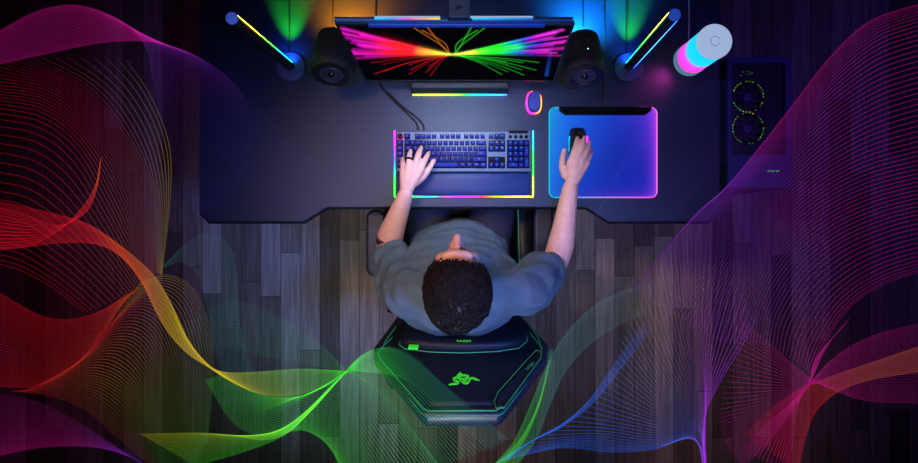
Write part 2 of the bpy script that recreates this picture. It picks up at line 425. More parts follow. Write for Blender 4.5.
for a, b in (((-.03, .03), (.0, -.01)), ((0, 0), (.05, .015)), ((-.05, -.02), (-.01, .0)), ((.03, -.03), (.07, -.01))):
    streak([a, b], [(0, rgb(20, 190, 40)), (1, rgb(20, 190, 40))], .014, .014, .5)
img = np.minimum(img, 1.0)
mb = MB(); mb.v = [tuple(scr(u, v, .002)) for u, v in zip(U.ravel(), V.ravel())]
mb.c = [tuple(c) for c in img.reshape(-1, 3)]
mb.f = [(j * NU + i, j * NU + i + 1, (j + 1) * NU + i + 1, (j + 1) * NU + i) for j in range(NV - 1) for i in range(NU - 1)]
sc_o = obj('screen', mb, M['screen'], mon, smooth=False); sc_o['label'] = 'glowing screen with rainbow rays'
nb = scr(.5, .3, -.03)
obj('stand_post', MB().box((-.035, nb.y + .005, DZ + .012), (.035, nb.y + .045, 1.0)), M['black'], mon, bevel=.006)
obj('stand_foot', MB().prism(rounded(-.13, nb.y + .002, .13, nb.y + .15, .03), DZ, DZ + .012), M['black'], mon, bevel=.003)

# monitor light bar lying on the monitor's top edge
ml = thing('monitor_light', 'blue light bar lying along the top edge of the monitor', 'lamp', (scr(.5, 1.01).x, scr(.5, 1.01).y, scr(.5, 1.01).z))
zt = scr(.5, 1.0).z + .006
ya = W(459, 21.3, zt + .012).y
x0, x1 = W(335, 20, zt + .012).x, W(572.5, 20, zt + .012).x
obj('housing', MB().tube([(x0, ya + .003, zt + .010), (x1, ya + .003, zt + .010)], [(.0085, .0085)] * 2, 24), M['bar_blue'], ml, angle=35)
xs = np.linspace(x0 + .075, x1 - .075, 40)
xm = (x0 + x1) / 2
obj('front_tube', MB().tube([(x, ya - .009, zt + .013) for x in (x0 + .085, x1 - .07)], .0062, 16), pbr('blue_diffuser', rgb(20, 70, 190), .3, emit=rgb(10, 60, 200), estr=.28), ml, angle=35)
for a, b, st in ((x0 + .1, xm - .034, [(0, CY), (.3, rgb(60, 160, 255)), (.5, rgb(250, 90, 220)), (.75, rgb(255, 170, 120)), (1, YE)]), (xm + .034, x1 - .1, [(0, CY), (.4, rgb(30, 180, 255)), (1, rgb(30, 110, 230))])):
    obj('light_strip', MB().tube([(x, ya + .0035, zt + .0195) for x in np.linspace(a, b, 20)], .0024, 8, cols=[lerp3(st, t) for t in np.linspace(0, 1, 20)]), M['rgbdim'], ml)
    obj('white_strip', MB().tube([(x, ya + .009, zt + .0175) for x in np.linspace(a, b, 4)], .002, 8), glow('pale_strip', rgb(180, 200, 240), .75), ml)
zc = zt + .034
c0 = W(449, -6, zc); c1 = W(470.5, 17.3, zc)
cl = obj('clamp', MB().box((c0.x, c1.y, zc - .035), (c1.x, c0.y, zc)), M['clamp'], ml, bevel=.003)
obj('clamp_foot', MB().box((W(448, 0, zt).x, ya - .001, zt + .012), (W(472, 0, zt).x, c1.y + .004, zt + .022)), M['blackgloss'], ml, bevel=.002)
def snakes(place, k, thick=1.0):
    """three intertwined snakes, drawn as flat bands: place(x, y) puts them on a surface"""
    mb = MB()
    def band(pts, ws):
        P = smoothpath(pts, 26); Wd = np.interp(np.linspace(0, 1, 26), np.linspace(0, 1, len(ws)), ws) * thick
        vs = []
        for i in range(26):
            t = P[min(i + 1, 25)] - P[max(i - 1, 0)]; t = t / (np.linalg.norm(t) + 1e-9); nn = np.array((-t[1], t[0]))
            for h in (0, .0016):
                vs += [place(*(P[i] + nn * Wd[i]) , h), place(*(P[i] - nn * Wd[i]), h)]
        fs = []
        for i in range(25):
            a, b = i * 4, i * 4 + 4
            fs += [(a + 2, a + 3, b + 3, b + 2), (a, b, b + 1, a + 1), (a, a + 2, b + 2, b), (a + 1, b + 1, b + 3, a + 3)]
        fs += [(0, 1, 3, 2), (100, 102, 103, 101)]
        mb.add(vs, fs)
    band([(-2.4, 8.0), (-1.6, 5.6), (-3.8, 4.6), (-4.6, 3.4)], [.2, 1.0, 1.3, .5])                      # upper head
    band([(-5.8, 2.6), (-3.0, 2.2), (-.6, 4.6), (3.5, 4.4), (5.6, 3.6), (4.4, 1.8), (1.4, 1.6)], [.3, .6, .8, 1.0, .9, .8, .4])
    band([(-12, -4.2), (-8.5, -3.4), (-4.2, -2.8), (-3.4, -1.2), (-6.8, -.2), (-8.0, 1.4), (-5.6, 2.4), (-1.0, 1.6), (2.4, 1.0)], [.5, .8, .9, .7, .7, .8, .9, .8, .5])
    band([(-2.8, 1.0), (-.4, -1.2), (2.6, -2.8), (5.2, -2.0), (6.6, .6), (8.6, 2.2), (11, 1.4), (15.5, -.2)], [.4, .7, .9, .9, .8, .9, .9, .3])
    band([(.6, .4), (2.6, -.6), (4.4, -.2)], [.4, .6, .3])
    return mb
cc = W(459, 7.5, zc)
obj('emblem', snakes(lambda x, y, h: Vector((cc.x + x * .00075, cc.y + y * .0009, zc + .0002 + h * .3)), 1, 1.3), M['desk_edge'], cl, smooth=False)

# ------------------------------------------------------------------ sound bar
sb = thing('sound_bar', 'black sound bar with rainbow underglow below the monitor', 'speaker', (0, .5, DZ))
a, b = W(411.5, 95, DZ).x, W(508, 95, DZ).x; yf = W(459, 95.2, DZ).y
obj('body', MB().add([(a, yf, DZ + .012), (b, yf, DZ + .012), (b, yf + .07, DZ + .012), (a, yf + .07, DZ + .012),
                      (a + .004, yf + .008, DZ + .055), (b - .004, yf + .008, DZ + .055), (b - .004, yf + .066, DZ + .055), (a + .004, yf + .066, DZ + .055)],
                     [(0,3,2,1),(4,5,6,7),(0,1,5,4),(1,2,6,5),(2,3,7,6),(3,0,4,7)]), M['speaker'], sb, bevel=.004)
SBC = [(0, rgb(120, 200, 40)), (.2, YE), (.4, rgb(160, 240, 60)), (.55, GR), (.75, CY), (1, rgb(40, 90, 255))]
n = 24
obj('light_strip', MB().tube([(a + .004 + (b - a - .008) * i / n, yf - .0005, DZ + .0065) for i in range(n + 1)], .0024, 8, cols=[lerp3(SBC, i / n) for i in range(n + 1)]), M['rgbled'], sb)
for x in (a + .03, b - .05):
    obj('foot', MB().box((x, yf + .02, DZ), (x + .02, yf + .06, DZ + .013)), M['rubber'], sb)

# ------------------------------------------------------------------ mouse dock
dk = W(533.7, 103, DZ)
dock = thing('mouse_dock', 'small dark charging dock with a glowing ring between sound bar and mouse mat', 'charging dock', (dk.x, dk.y, DZ))
def oval(cx, cy, rx, ry, n=40, p=2.6):
    return [(cx + rx * math.copysign(abs(math.cos(q)) ** (2 / p), math.cos(q)), cy + ry * math.copysign(abs(math.sin(q)) ** (2 / p), math.sin(q))) for q in [2 * PI * k / n for k in range(n)]]
obj('body', MB().prism(oval(dk.x, dk.y, .0235, .036), DZ + .008, DZ + .03, top=oval(dk.x, dk.y, .0195, .032)), pbr('dock_shell', rgb(44, 64, 150), .45), dock, bevel=.003)
ring = oval(dk.x, dk.y, .0235, .036)
mb = MB()
pr = ring + [ring[0]]
cols = [lerp3([(-1, MG), (-.2, rgb(255, 30, 90)), (.5, OR), (1, OR)], (x - dk.x) / .0235 * .8 - (0) + .2 * (y - dk.y) / .036) for x, y in pr]
obj('light_ring', MB().tube([(x, y, DZ + .0045) for x, y in pr], .0028, 8, cols=cols), M['rgbled'], dock)

# ------------------------------------------------------------------ mouse mat
mat = thing('mouse_mat', 'glowing blue mouse mat with pink right rim under the right hand', 'mouse mat', (*W(603, 152, DZ)[:2], DZ))
m0, m1 = W(549.5, 197.3, DZ + .005), W(657, 107.5, DZ + .005)
def mat_material():
    m, n, o = nt('lit_mat_surface')
    p = n.nodes.new('ShaderNodeBsdfPrincipled'); n.links.new(p.outputs[0], o.inputs[0])
    p.inputs['Base Color'].default_value = (*rgb(14, 14, 26), 1); p.inputs['Roughness'].default_value = .8; p.inputs['Specular IOR Level'].default_value = .1
    a = n.nodes.new('ShaderNodeAttribute'); a.attribute_name = 'Col'
    n.links.new(a.outputs['Color'], p.inputs['Emission Color']); p.inputs['Emission Strength'].default_value = .74
    return m
mw, mh = m1.x - m0.x, m1.y - m0.y
base = rounded(m0.x, m0.y, m1.x, m1.y, .02, 8)
obj('base', MB().prism(base, DZ, DZ + .0035), M['black'], mat)
# backlit surface: LEDs along the rim, colours mixing towards the middle
mb = MB(); NX, NYm = 60, 50
rr = .019; i0, i1, j0, j1 = m0.x + .0025, m1.x - .0025, m0.y + .0025, m1.y - .0025
for j in range(NYm):
    for i in range(NX):
        u, v = i / (NX - 1), j / (NYm - 1)
        y = j0 + (j1 - j0) * v
        d = min(y - j0, j1 - y); ins = rr - math.sqrt(max(rr * rr - max(rr - d, 0) ** 2, 0)) if d < rr else 0
        x = i0 + ins + (i1 - i0 - 2 * ins) * u
        c = np.array(rgb(18, 44, 200))
        c = c + np.array(rgb(14, 150, 215)) * math.exp(-u / .16) * (.55 + .45 * v)
        c = c + np.array(rgb(20, 110, 210)) * .6 * math.exp(-(1 - v) / .16) * max(0, 1 - u)
        c = c + np.array(rgb(190, 50, 235)) * (.75 * math.exp(-(1 - u) / .035) + .45 * math.exp(-(1 - u) / .12) * v ** 2 + .22 * math.exp(-v / .05) * u)
        c = c + np.array(rgb(25, 90, 190)) * .35 * math.exp(-((u - .28) / .3) ** 2 - ((v - .6) / .4) ** 2)
        c = c * (1 - .22 * math.exp(-((u - .62) / .25) ** 2 - ((v - .42) / .3) ** 2))
        mb.v.append((x, y, DZ + .0045)); mb.c.append(tuple(np.minimum(c, 1)))
mb.f = [(j * NX + i, j * NX + i + 1, (j + 1) * NX + i + 1, (j + 1) * NX + i) for j in range(NYm - 1) for i in range(NX - 1)]
obj('lit_surface', mb, mat_material(), mat, smooth=False)
pr = base + [base[0]]
def rimcol(x, y):
    u, v = (x - m0.x) / mw, (y - m0.y) / mh
    return lerp3([(0, rgb(20, 190, 235)), (.35, rgb(30, 110, 230)), (.7, rgb(90, 70, 240)), (.93, rgb(225, 80, 235)), (1, rgb(255, 120, 245))], u)
obj('light_rim', MB().tube([(x, y, DZ + .003) for x, y in pr], .0025, 6, cols=[rimcol(x, y) for x, y in pr]), M['rgbdim'], mat)
t0, t1 = W(559, 115, DZ + .012), W(651.5, 106.5, DZ + .012)
obj('control_bar', MB().prism([(t0.x + .02, t0.y), (t1.x - .02, t0.y), (t1.x, t0.y + .015), (t1.x, t1.y), (t0.x, t1.y), (t0.x, t0.y + .015)], DZ + .004, DZ + .014), M['blackgloss'], mat, bevel=.002)

# ------------------------------------------------------------------ keyboard
kz = DZ + .030
kb = thing('keyboard', 'full-size backlit keyboard with rainbow edge glow under the left hand', 'keyboard', (*W(464, 163, DZ)[:2], DZ))
k0, k1 = W(396, 171.5, kz), W(531.5, 130.5, kz)
obj('case', MB().box((k0.x, k0.y, DZ + .004), (k1.x, k1.y, DZ + .020)), M['kb_plate'], kb, bevel=.003)
def P2(px, py): return W(px, py, kz)
for x0, y0, x1, y1 in ((404, 139.5, 487, 167.9), (488.2, 139.5, 505.4, 151.3), (488.2, 156.2, 505.4, 167.9), (507.2, 139.5, 529.8, 167.9), (396.9, 139.5, 402.9, 167.9),
                       (404, 133, 410, 139), (414.5, 133, 437, 139), (438.8, 133, 461.3, 139), (463.2, 133, 485.8, 139), (488.2, 133, 505.4, 139)):
    a, b = P2(x0, y1), P2(x1, y0); obj('key_bed', MB().box((a.x, a.y, DZ + .0195), (b.x, b.y, DZ + .0206)), M['blackgloss'], kb, smooth=False)
UU = 5.47; KW = .0182
def keytop(x0, y0, x1, y1):
    a, b = P2(x0, y1), P2(x1, y0); g = .0014
    lo = (a.x + g, a.y + g); hi = (b.x - g, b.y - g); i = .0028
    return MB().add([(lo[0], lo[1], DZ + .020), (hi[0], lo[1], DZ + .020), (hi[0], hi[1], DZ + .020), (lo[0], hi[1], DZ + .020),
                     (lo[0] + i, lo[1] + i * .8, kz), (hi[0] - i, lo[1] + i * .8, kz), (hi[0] - i, hi[1] - i * .6, kz), (lo[0] + i, hi[1] - i * .6, kz)],
                    [(0,3,2,1),(4,5,6,7),(0,1,5,4),(1,2,6,5),(2,3,7,6),(3,0,4,7)])
LEG = {}
def legcol(px, py):
    t = (px - 396) / 135
    return lerp3([(0, rgb(220, 40, 255)), (.2, rgb(255, 50, 200)), (.42, rgb(255, 60, 120)), (.55, rgb(255, 120, 60)), (.68, rgb(255, 190, 40)), (.8, rgb(60, 240, 90)), (1, rgb(40, 190, 255))], t) if py > 140 or t > .3 else rgb(255, 30, 120)
def legend_mat(px, py):
    k = int((px - 396) / 10), int(py > 140)
    if k not in LEG: LEG[k] = glow('legend_light', legcol(px, py), 1.2)
    return LEG[k]
def key(name, x0, y0, x1, y1, txt, size=.0055):
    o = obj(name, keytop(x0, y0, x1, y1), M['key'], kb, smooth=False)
    cx, cy = (x0 + x1) / 2, (y0 + y1) / 2
    if txt:
        c = P2(cx, cy - .6)
        obj('legend', text_mesh(txt, size if len(txt) < 3 else size * .72, Matrix.Translation((c.x, c.y, kz + .0004)), .0001), legend_mat(cx, cy), o, smooth=False)
    return o
RY = [139.9, 145.4, 150.9, 156.4, 161.9, 167.4]
rows = [
 [(c, 1) for c in '`1234567890-='] + [('Back', 2)],
 [('Tab', 1.5)] + [(c, 1) for c in 'QWERTYUIOP[]'] + [('\\', 1.5)],
 [('Caps', 1.75)] + [(c, 1) for c in "ASDFGHJKL;'"] + [('Enter', 2.25)],
 [('Shift', 2.25)] + [(c, 1) for c in 'ZXCVBNM,./'] + [('Shift', 2.75)],
 [('Ctrl', 1.25), ('Win', 1.25), ('Alt', 1.25), ('', 6.25), ('Alt', 1.25), ('Fn', 1.25), ('Menu', 1.25), ('Ctrl', 1.25)]]
for r, row in enumerate(rows):
    x = 404.5
    for t, w in row:
        nm = 'space_bar' if w > 6 else ('key' if w == 1 else 'wide_key')
        key(nm, x, RY[r], x + w * UU, RY[r + 1], t); x += w * UU
fy = (133.3, 138.6)
key('key', 404.3, *[fy[0]], 409.6, fy[1], 'Esc')
for i in range(12):
    x = 414.8 + i * UU + (i // 4) * 2.5
    key('function_key', x, fy[0], x + UU, fy[1], 'F%d' % (i + 1))
nav = [['Prt', 'Scr', 'Pau'], ['Ins', 'Hm', 'PU'], ['Del', 'End', 'PD']]
for i in range(3):
    x = 488.6 + i * UU
    for r, (ya_, yb_) in enumerate(((fy[0], fy[1]), (RY[0], RY[1]), (RY[1], RY[2]))):
        key('navigation_key', x, ya_, x + UU, yb_, nav[r][i])
    key('arrow_key', x, RY[4], x + UU, RY[5], '<v>'[i])
key('arrow_key', 488.6 + UU, RY[3], 488.6 + 2 * UU, RY[4], '^')
nx = 507.6
for r, row in enumerate((['N', '/', '*', '-'], ['7', '8', '9'], ['4', '5', '6'], ['1', '2', '3'])):
    for i, t in enumerate(row): key('number_pad_key', nx + i * UU, RY[r], nx + (i + 1) * UU, RY[r + 1], t)
key('number_pad_key', nx + 3 * UU, RY[1], nx + 4 * UU, RY[3], '+'); key('number_pad_key', nx + 3 * UU, RY[3], nx + 4 * UU, RY[5], 'E')
key('number_pad_key', nx, RY[4], nx + 2 * UU, RY[5], '0'); key('number_pad_key', nx + 2 * UU, RY[4], nx + 3 * UU, RY[5], '.')
for r in range(5): key('macro_key', 397.2, RY[r], 397.2 + UU * .95, RY[r + 1], 'M%d' % (r + 1))
c = P2(400, 136); obj('control_dial', MB().lathe([(.0095, 0), (.0095, .010), (.0085, .012)], (c.x, c.y, DZ + .019), 24), M['blackgloss'], kb, angle=30)
obj('dial_ring', MB().lathe([(.0098, 0), (.0108, 0), (.0108, .003), (.0098, .003)], (c.x, c.y, DZ + .0185), 24, cols=[MG] * 4), M['rgbdim'], kb)
for i in range(4):
    c = P2(510.5 + i * 5.4, 136.2); obj('media_button', MB().lathe([(.0058, 0), (.0058, .004), (.005, .005)], (c.x, c.y, DZ + .019), 20), M['blackgloss'], kb, angle=30)
a_, b_ = P2(509.5, 131.5), P2(528, 131.5)
obj('volume_roller', MB().cyl((a_.x, a_.y, DZ + .021), (b_.x, b_.y, DZ + .021), .0045, seg=16), M['blackgloss'], kb, angle=30)
# wrist rest: padded wedge in front
w0, w1 = W(396.5, 195.2, DZ + .018), W(531, 172.6, DZ + .02)
mb = MB()
for i in range(13):
    pass
prof = [(0, .003), (0, .012), (.10, .017), (.35, .0195), (.75, .0205), (.95, .019), (1, .014), (1, .003)]
mb.loft([[(x, w0.y + (w1.y - w0.y) * a, DZ + h * k + (.003 * (1 - k))) for a, h in prof] for x, k in ((w0.x, .8), (w0.x + .006, 1), (w1.x - .006, 1), (w1.x, .8))])
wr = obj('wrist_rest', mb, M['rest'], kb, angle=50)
wr['label'] = 'padded wrist rest with blue light in its colour'
gl, gr_, gb, gt = W(394.9, 0, DZ).x, W(532.8, 0, DZ).x, W(0, 196.8, DZ).y, W(0, 131, DZ).y
pts = []; cols = []
LS = [(0, MG), (.28, PU), (.45, BL), (.6, rgb(20, 160, 200)), (.72, GR), (1, GR)]
BS = [(0, GR), (.12, GR), (.24, rgb(20, 170, 190)), (.34, rgb(80, 60, 230)), (.45, MG), (.58, rgb(255, 30, 160)), (.64, RD), (.76, OR), (.88, YE), (1, YE)]
RS = [(0, YE), (.2, YE), (.32, GR), (.68, GR), (.82, CY), (1, rgb(40, 160, 255))]
for i in range(20): t = i / 19; pts.append((gl, gt + (gb - gt) * t, DZ + .006)); cols.append(lerp3(LS, t))
for i in range(1, 40): t = i / 40; pts.append((gl + (gr_ - gl) * t, gb, DZ + .006)); cols.append(lerp3(BS, t))
for i in range(20): t = i / 19; pts.append((gr_, gb + (gt - gb) * t, DZ + .006)); cols.append(lerp3(RS, t))
obj('edge_light', MB().tube(pts, .0021, 8, cols=cols), M['rgbled'], kb)

# ------------------------------------------------------------------ mouse
mc = W(578.5, 145, DZ + .02)
mo = thing('computer_mouse', 'black mouse under the right hand on the glowing mat', 'mouse', (mc.x, mc.y, DZ + .0047))
mb = MB(); rings = []
for t, w, h in ((0, .012, .012), (.06, .024, .022), (.25, .030, .033), (.5, .031, .039), (.75, .029, .032), (.93, .026, .022), (1, .020, .014)):
    y = mc.y - .06 + .118 * t
    rings.append([(mc.x + w * math.cos(q), y, DZ + .0055 + h * max(0, math.sin(q))) for q in [PI * k / 12 for k in range(13)]] + [(mc.x + w * math.cos(q) * .9, y, DZ + .005) for q in (PI * .9, PI * .1)])
mb.loft(rings)
obj('shell', mb, M['mousebody'], mo, angle=60)
obj('scroll_wheel', MB().cyl((mc.x - .004, mc.y + .036, DZ + .028), (mc.x + .004, mc.y + .036, DZ + .028), .010, seg=24), M['rubber'], mo, angle=30)
obj('side_light', MB().tube([(mc.x + .0285, mc.y + .03 - .06 * t, DZ + .014) for t in np.linspace(0, 1, 8)], .004, 8, cols=[MG] * 8), M['rgbled'], mo)
obj('side_light', MB().tube([(mc.x - .0285, mc.y + .03 - .05 * t, DZ + .014) for t in np.linspace(0, 1, 8)], .003, 8, cols=[CY] * 8), M['rgbdim'], mo)

# ------------------------------------------------------------------ lamp cylinder
lb = W(689.5, 61, DZ); lt = W(714.5, 40.5, DZ + .17)
lamp = thing('table_lamp', 'glowing white cylinder lamp with cyan and pink bands at the right end of the desk', 'lamp', (lb.x, lb.y, DZ))
R_ = .0525; cx, cy = (lb.x + lt.x) / 2, (lb.y + lt.y) / 2
def lamp_ring(name, z0, z1, m, r=R_, cols=None, n=2):
    pr = [(r, z0 + (z1 - z0) * i / n) for i in range(n + 1)]
    return obj(name, MB().lathe(pr, (cx, cy, DZ), 56, cols=cols), m, lamp, angle=30)
lamp_ring('base', 0, .030, pbr('lamp_base_white', rgb(150, 165, 190), .4, emit=rgb(120, 160, 190), estr=.5))
LC = [(0, rgb(250, 60, 215)), (.3, rgb(235, 70, 230)), (.40, rgb(205, 90, 240)), (.52, rgb(30, 205, 240)), (1, rgb(20, 200, 235))]
lamp_ring('diffuser', 0.030, .158, glow_attr('lamp_diffuser', 1.25), R_ - .0015, [lerp3(LC, i / 16) for i in range(17)], 16)
lid = obj('top_cap', MB().lathe([(R_ - .001, .158), (R_, .160), (R_, .168), (R_ - .003, .171)], (cx, cy, DZ), 56), M['caselamp'], lamp, angle=30)
mb = MB()
for k in range(14):
    q = 2 * PI * k / 16 + .6; mb.box((cx + .014 * math.cos(q) - .0012, cy + .014 * math.sin(q) - .0012, DZ + .1709), (cx + .014 * math.cos(q) + .0012, cy + .014 * math.sin(q) + .0012, DZ + .1714))
obj('touch_dial', mb, M['clamp'], lid, smooth=False)

# ------------------------------------------------------------------ computer case on the floor
TZ = .5
a0, a1 = W(727.5, 188, TZ), W(792, 57, TZ)
pc = thing('computer_case', 'dark blue computer tower with two lit top fans beside the desk', 'computer', ((a0.x + a1.x) / 2, (a0.y + a1.y) / 2, 0))
obj('chassis', MB().box((a0.x, a0.y, .03), (a1.x, a1.y, TZ - .014)), M['case'], pc, bevel=.005)
fx0, fx1, fy0, fy1 = W(732, 0, TZ).x, W(785.5, 0, TZ).x, W(0, 155, TZ).y, W(0, 63, TZ).y
fr_ = MB()
for lo, hi in (((a0.x, a0.y), (a1.x, fy0)), ((a0.x, fy1), (a1.x, a1.y)), ((a0.x, fy0), (fx0, fy1)), ((fx1, fy0), (a1.x, fy1))):
    fr_.box((*lo, TZ - .014), (*hi, TZ))
obj('top_frame', fr_, M['case'], pc, bevel=.002)
obj('mesh_panel', MB().box((fx0, fy0, TZ - .0145), (fx1, fy1, TZ - .012)), M['case_dark'], pc)
fc = []
def fan(px, py):
    c = W(px, py, TZ - .01); r = .058
    f = obj('fan', MB().lathe([(r + .004, 0), (r + .004, .005), (r - .001, .005), (r - .001, 0)], (c.x, c.y, TZ - .0118), 40), M['black'], pc, angle=30)
    mb = MB()
    for k in range(30):
        if rr_.random() < .22: continue
        q = 2 * PI * k / 30; w = .55
        g = rr_.choice([rgb(150, 220, 80), rgb(200, 200, 70), rgb(90, 190, 150), rgb(120, 200, 90)]); s = rr_.uniform(.08, .4)
        qa, qb = q - .06, q + .06
        mb.add([(c.x + math.cos(z) * rr2, c.y + math.sin(z) * rr2, TZ - .0062) for z in (qa, qb) for rr2 in (r - .001, r + .0035)], [(0, 1, 3, 2)], [tuple(x * s for x in g)] * 4)
    obj('led_ring', mb, M['rgbdim'], f, smooth=False)
    mb = MB()
    for k in range(9):
        q0 = 2 * PI * k / 9
        mb.tube([(c.x + math.cos(q0 + t * .7) * (.016 + .037 * t), c.y + math.sin(q0 + t * .7) * (.016 + .037 * t), TZ - .0108 + .001) for t in (0, .33, .66, 1)], [(.005, .0008), (.009, .0008), (.011, .0008), (.009, .0006)], 6)
    obj('blade_set', mb, M['case_dark'], f)
    obj('hub', MB().lathe([(.017, 0), (.017, .004), (.014, .005)], (c.x, c.y, TZ - .0118), 24), M['case'], f)
rr_ = random.Random(3)
fan(747.5, 97); fan(747.5, 128.5)
mb = MB()
for px, py in ((743, 72), (747, 71.5), (750, 72), (752.5, 72.8), (741, 75.5), (748, 74.5), (751, 74)):
    c = W(px, py, TZ - .011); mb.box((c.x - .0025, c.y - .0015, TZ - .0121), (c.x + .0025, c.y + .0015, TZ - .011), tuple(x * .12 for x in rgb(130, 200, 120)))
obj('indicator_lights', mb, M['rgbdim'], pc, smooth=False)
for i, px in enumerate((769, 773, 777.5, 782)):
    c = W(px, 171, TZ); obj('usb_port', MB().box((c.x - .006, c.y - .003, TZ - .001), (c.x + .006, c.y + .003, TZ + .0008), tuple(x * .3 for x in rgb(80, 200, 160))), M['rgbdim'] if i < 3 else M['black'], pc, smooth=False)
for sx in (a0.x + .03, a1.x - .03):
    for sy in (a0.y + .04, a1.y - .04):
        obj('foot', MB().cyl((sx, sy, 0), (sx, sy, .031), .02, .023, 20), M['rubber'], pc, angle=30)

# ------------------------------------------------------------------ cables lying on the desk
def cable(pts, label, r=.0026, z=DZ, m=None, name='cable'):
    P = [W(px, py, z + h) if len(p) > 2 else None for p in pts for px, py, h in [(*p, 0)[:3] if len(p) == 2 else p]] if False else [W(p[0], p[1], z + (p[2] if len(p) > 2 else r)) for p in pts]
    S = smoothpath(P, 40)
    o = obj(name, MB().tube(S, r, 8), m or M['cable'], loc=tuple(P[0])); tag(o, label, 'cable')
cable([(289, -7), (289.3, 20), (289.2, 45), (289.4, 53)], 'thin dark cable running from the left light bar to the rear edge')
cable([(333, -7), (333.2, 8), (333, 20), (334, 27)], 'thin dark cable leading to the rear of the left speaker')
cable([(376, -7), (375.5, 6), (375.5, 24)], 'dark cable behind the left half of the monitor')
cable([(583.5, -7), (583.2, 5), (583.5, 26)], 'thin dark cable leading to the rear of the right speaker')
cable([(604.5, -7), (604, 40), (603.8, 80), (603.6, 98), (603.5, 106.0)], 'cable from the rear edge to the control bar of the mouse mat')
cable([(627, -7), (626.8, 25), (626.5, 54)], 'thin dark cable running from the right light bar to the rear edge')
cable([(689, -7), (689, 18), (688.6, 46)], 'pale cable running from the cylinder lamp to the rear edge', m=pbr('pale_cable', rgb(150, 165, 185), .4))
cable([(533, 70), (532.3, 80), (533, 91)], 'short cable behind the glowing mouse dock', .003)
cable([(377, 76), (384, 90), (397, 104), (411, 117), (417, 124), (418, 130)], 'dark keyboard cable curving left of the sound bar', .003)
cable([(388, 92), (402, 106), (416, 117), (422.5, 124), (424, 130)], 'dark keyboard cable nearer the sound bar, second of the two', .003)

# ------------------------------------------------------------------ chair
ch = thing('gaming_chair', 'black gaming chair with green piping under the seated person', 'chair', (0, -.15, 0))
# five-star base
mb = MB()
for k in range(5):
    q = 2 * PI * k / 5 + PI / 2
    d = Vector((math.cos(q), math.sin(q), 0)); c = Vector((0, -.13, 0))
    obj('base_arm', MB().tube([c + d * .03 + Vector((0, 0, .13)), c + d * .18 + Vector((0, 0, .11)), c + d * .31 + Vector((0, 0, .075))], [(.032, .025), (.026, .02), (.02, .015)], 10), M['black'], ch)
    p = c + d * .30; s = Vector((-d.y, d.x, 0))
    for sg in (-1, 1):
        obj('caster', MB().cyl(p + s * (sg * .012) + Vector((0, 0, .03)), p + s * (sg * .028) + Vector((0, 0, .03)), .03, seg=24), M['rubber'], ch, angle=30)
    mb.cyl(p + Vector((0, 0, .03)), p + Vector((0, 0, .07)), .008, seg=10)
obj('caster_stem', mb, M['steel'], ch)
obj('gas_lift', MB().cyl((0, -.13, .11), (0, -.13, .40), .026, .022, 24), M['steel'], ch, angle=30)
obj('seat_plate', MB().box((-.16, -.28, .39), (.16, .06, .42)), M['steel'], ch, bevel=.01)
seat_poly = rounded(-.25, -.33, .25, .16, .07)
obj('seat', MB().prism(seat_poly, .42, .50), M['leather'], ch, bevel=.03, seg=5)
for sx in (-1, 1):
    obj('seat_bolster', MB().tube([(sx * .235, -.30, .51), (sx * .245, -.1, .525), (sx * .24, .10, .515), (sx * .225, .16, .49)], [(.04, .05), (.046, .055), (.044, .05), (.025, .03)], 16), M['leather'], ch)
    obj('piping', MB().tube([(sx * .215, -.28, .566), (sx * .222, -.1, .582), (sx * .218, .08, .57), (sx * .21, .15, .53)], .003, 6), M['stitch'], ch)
    # armrest
    ctr = W(375.5, 243, .66) if sx < 0 else W(544, 232, .66)
    ax_ = ctr.x
    pad = rounded(ax_ - .034, ctr.y - .118, ax_ + .034, ctr.y + .118, .03)
    obj('armrest_pad', MB().prism(pad, .63, .66), M['armpad'], ch, bevel=.01, seg=3)
    obj('armrest_post', MB().box((ax_ - .022, ctr.y - .05, .43), (ax_ + .022, ctr.y + .03, .632)).box((min(ax_, sx * .12), ctr.y - .04, .395), (max(ax_, sx * .12), ctr.y + .02, .43)), M['black'], ch, bevel=.006)
# backrest: a shell lofted up the recline, shaped like a six-sided shield
PA, PB = W(459, 350, .95), W(459, 419.5, 1.205)      # wing height, top
up = (PB - PA).normalized(); bn = Vector((1, 0, 0)).cross(up).normalized()
if bn.y < 0: bn = -bn                               # faces the sitter
def bp(px, py, d=0):
    """the photograph's point put on the backrest's front plane"""
    dirv = Vector(((px - 459) / F, (231.5 - py) / F, -1)); o = Vector((0, 0, CZ))
    t = (PA + bn * d - o).dot(bn) / dirv.dot(bn); return o + dirv * t
outline = [(425, 414.5), (500, 414), (505, 410), (548, 356), (550, 345), (534, 326), (520, 312), (398, 312), (386, 329), (373, 346), (373.5, 355), (421, 412)]
front = [bp(*p) for p in outline]
ctr = sum(front, Vector()) / len(front)
mb = MB()
def shrink(k, d): return [ctr + (p - ctr) * k + bn * d for p in front]
mb.loft([shrink(.93, -.048), shrink(.985, -.042), shrink(1.0, -.028), shrink(.995, -.010), shrink(.97, 0)])
# low part of the back, down to the seat
obj('backrest', mb, M['leather_edge'], ch, angle=30, bevel=.006)
lw = [[Vector((x * k, PA.y + dy + th, z)) for x, th in ((-.23, .0), (-.2, .03), (.2, .03), (.23, 0), (.2, -.06), (-.2, -.06))] for z, k, dy in ((.47, .9, .10), (.6, .95, .055), (.75, 1.0, .02), (.9, 1.02, -.015), (.98, 1.0, -.05))]
obj('lower_back', MB().loft(lw), M['leather'], ch, bevel=.012)
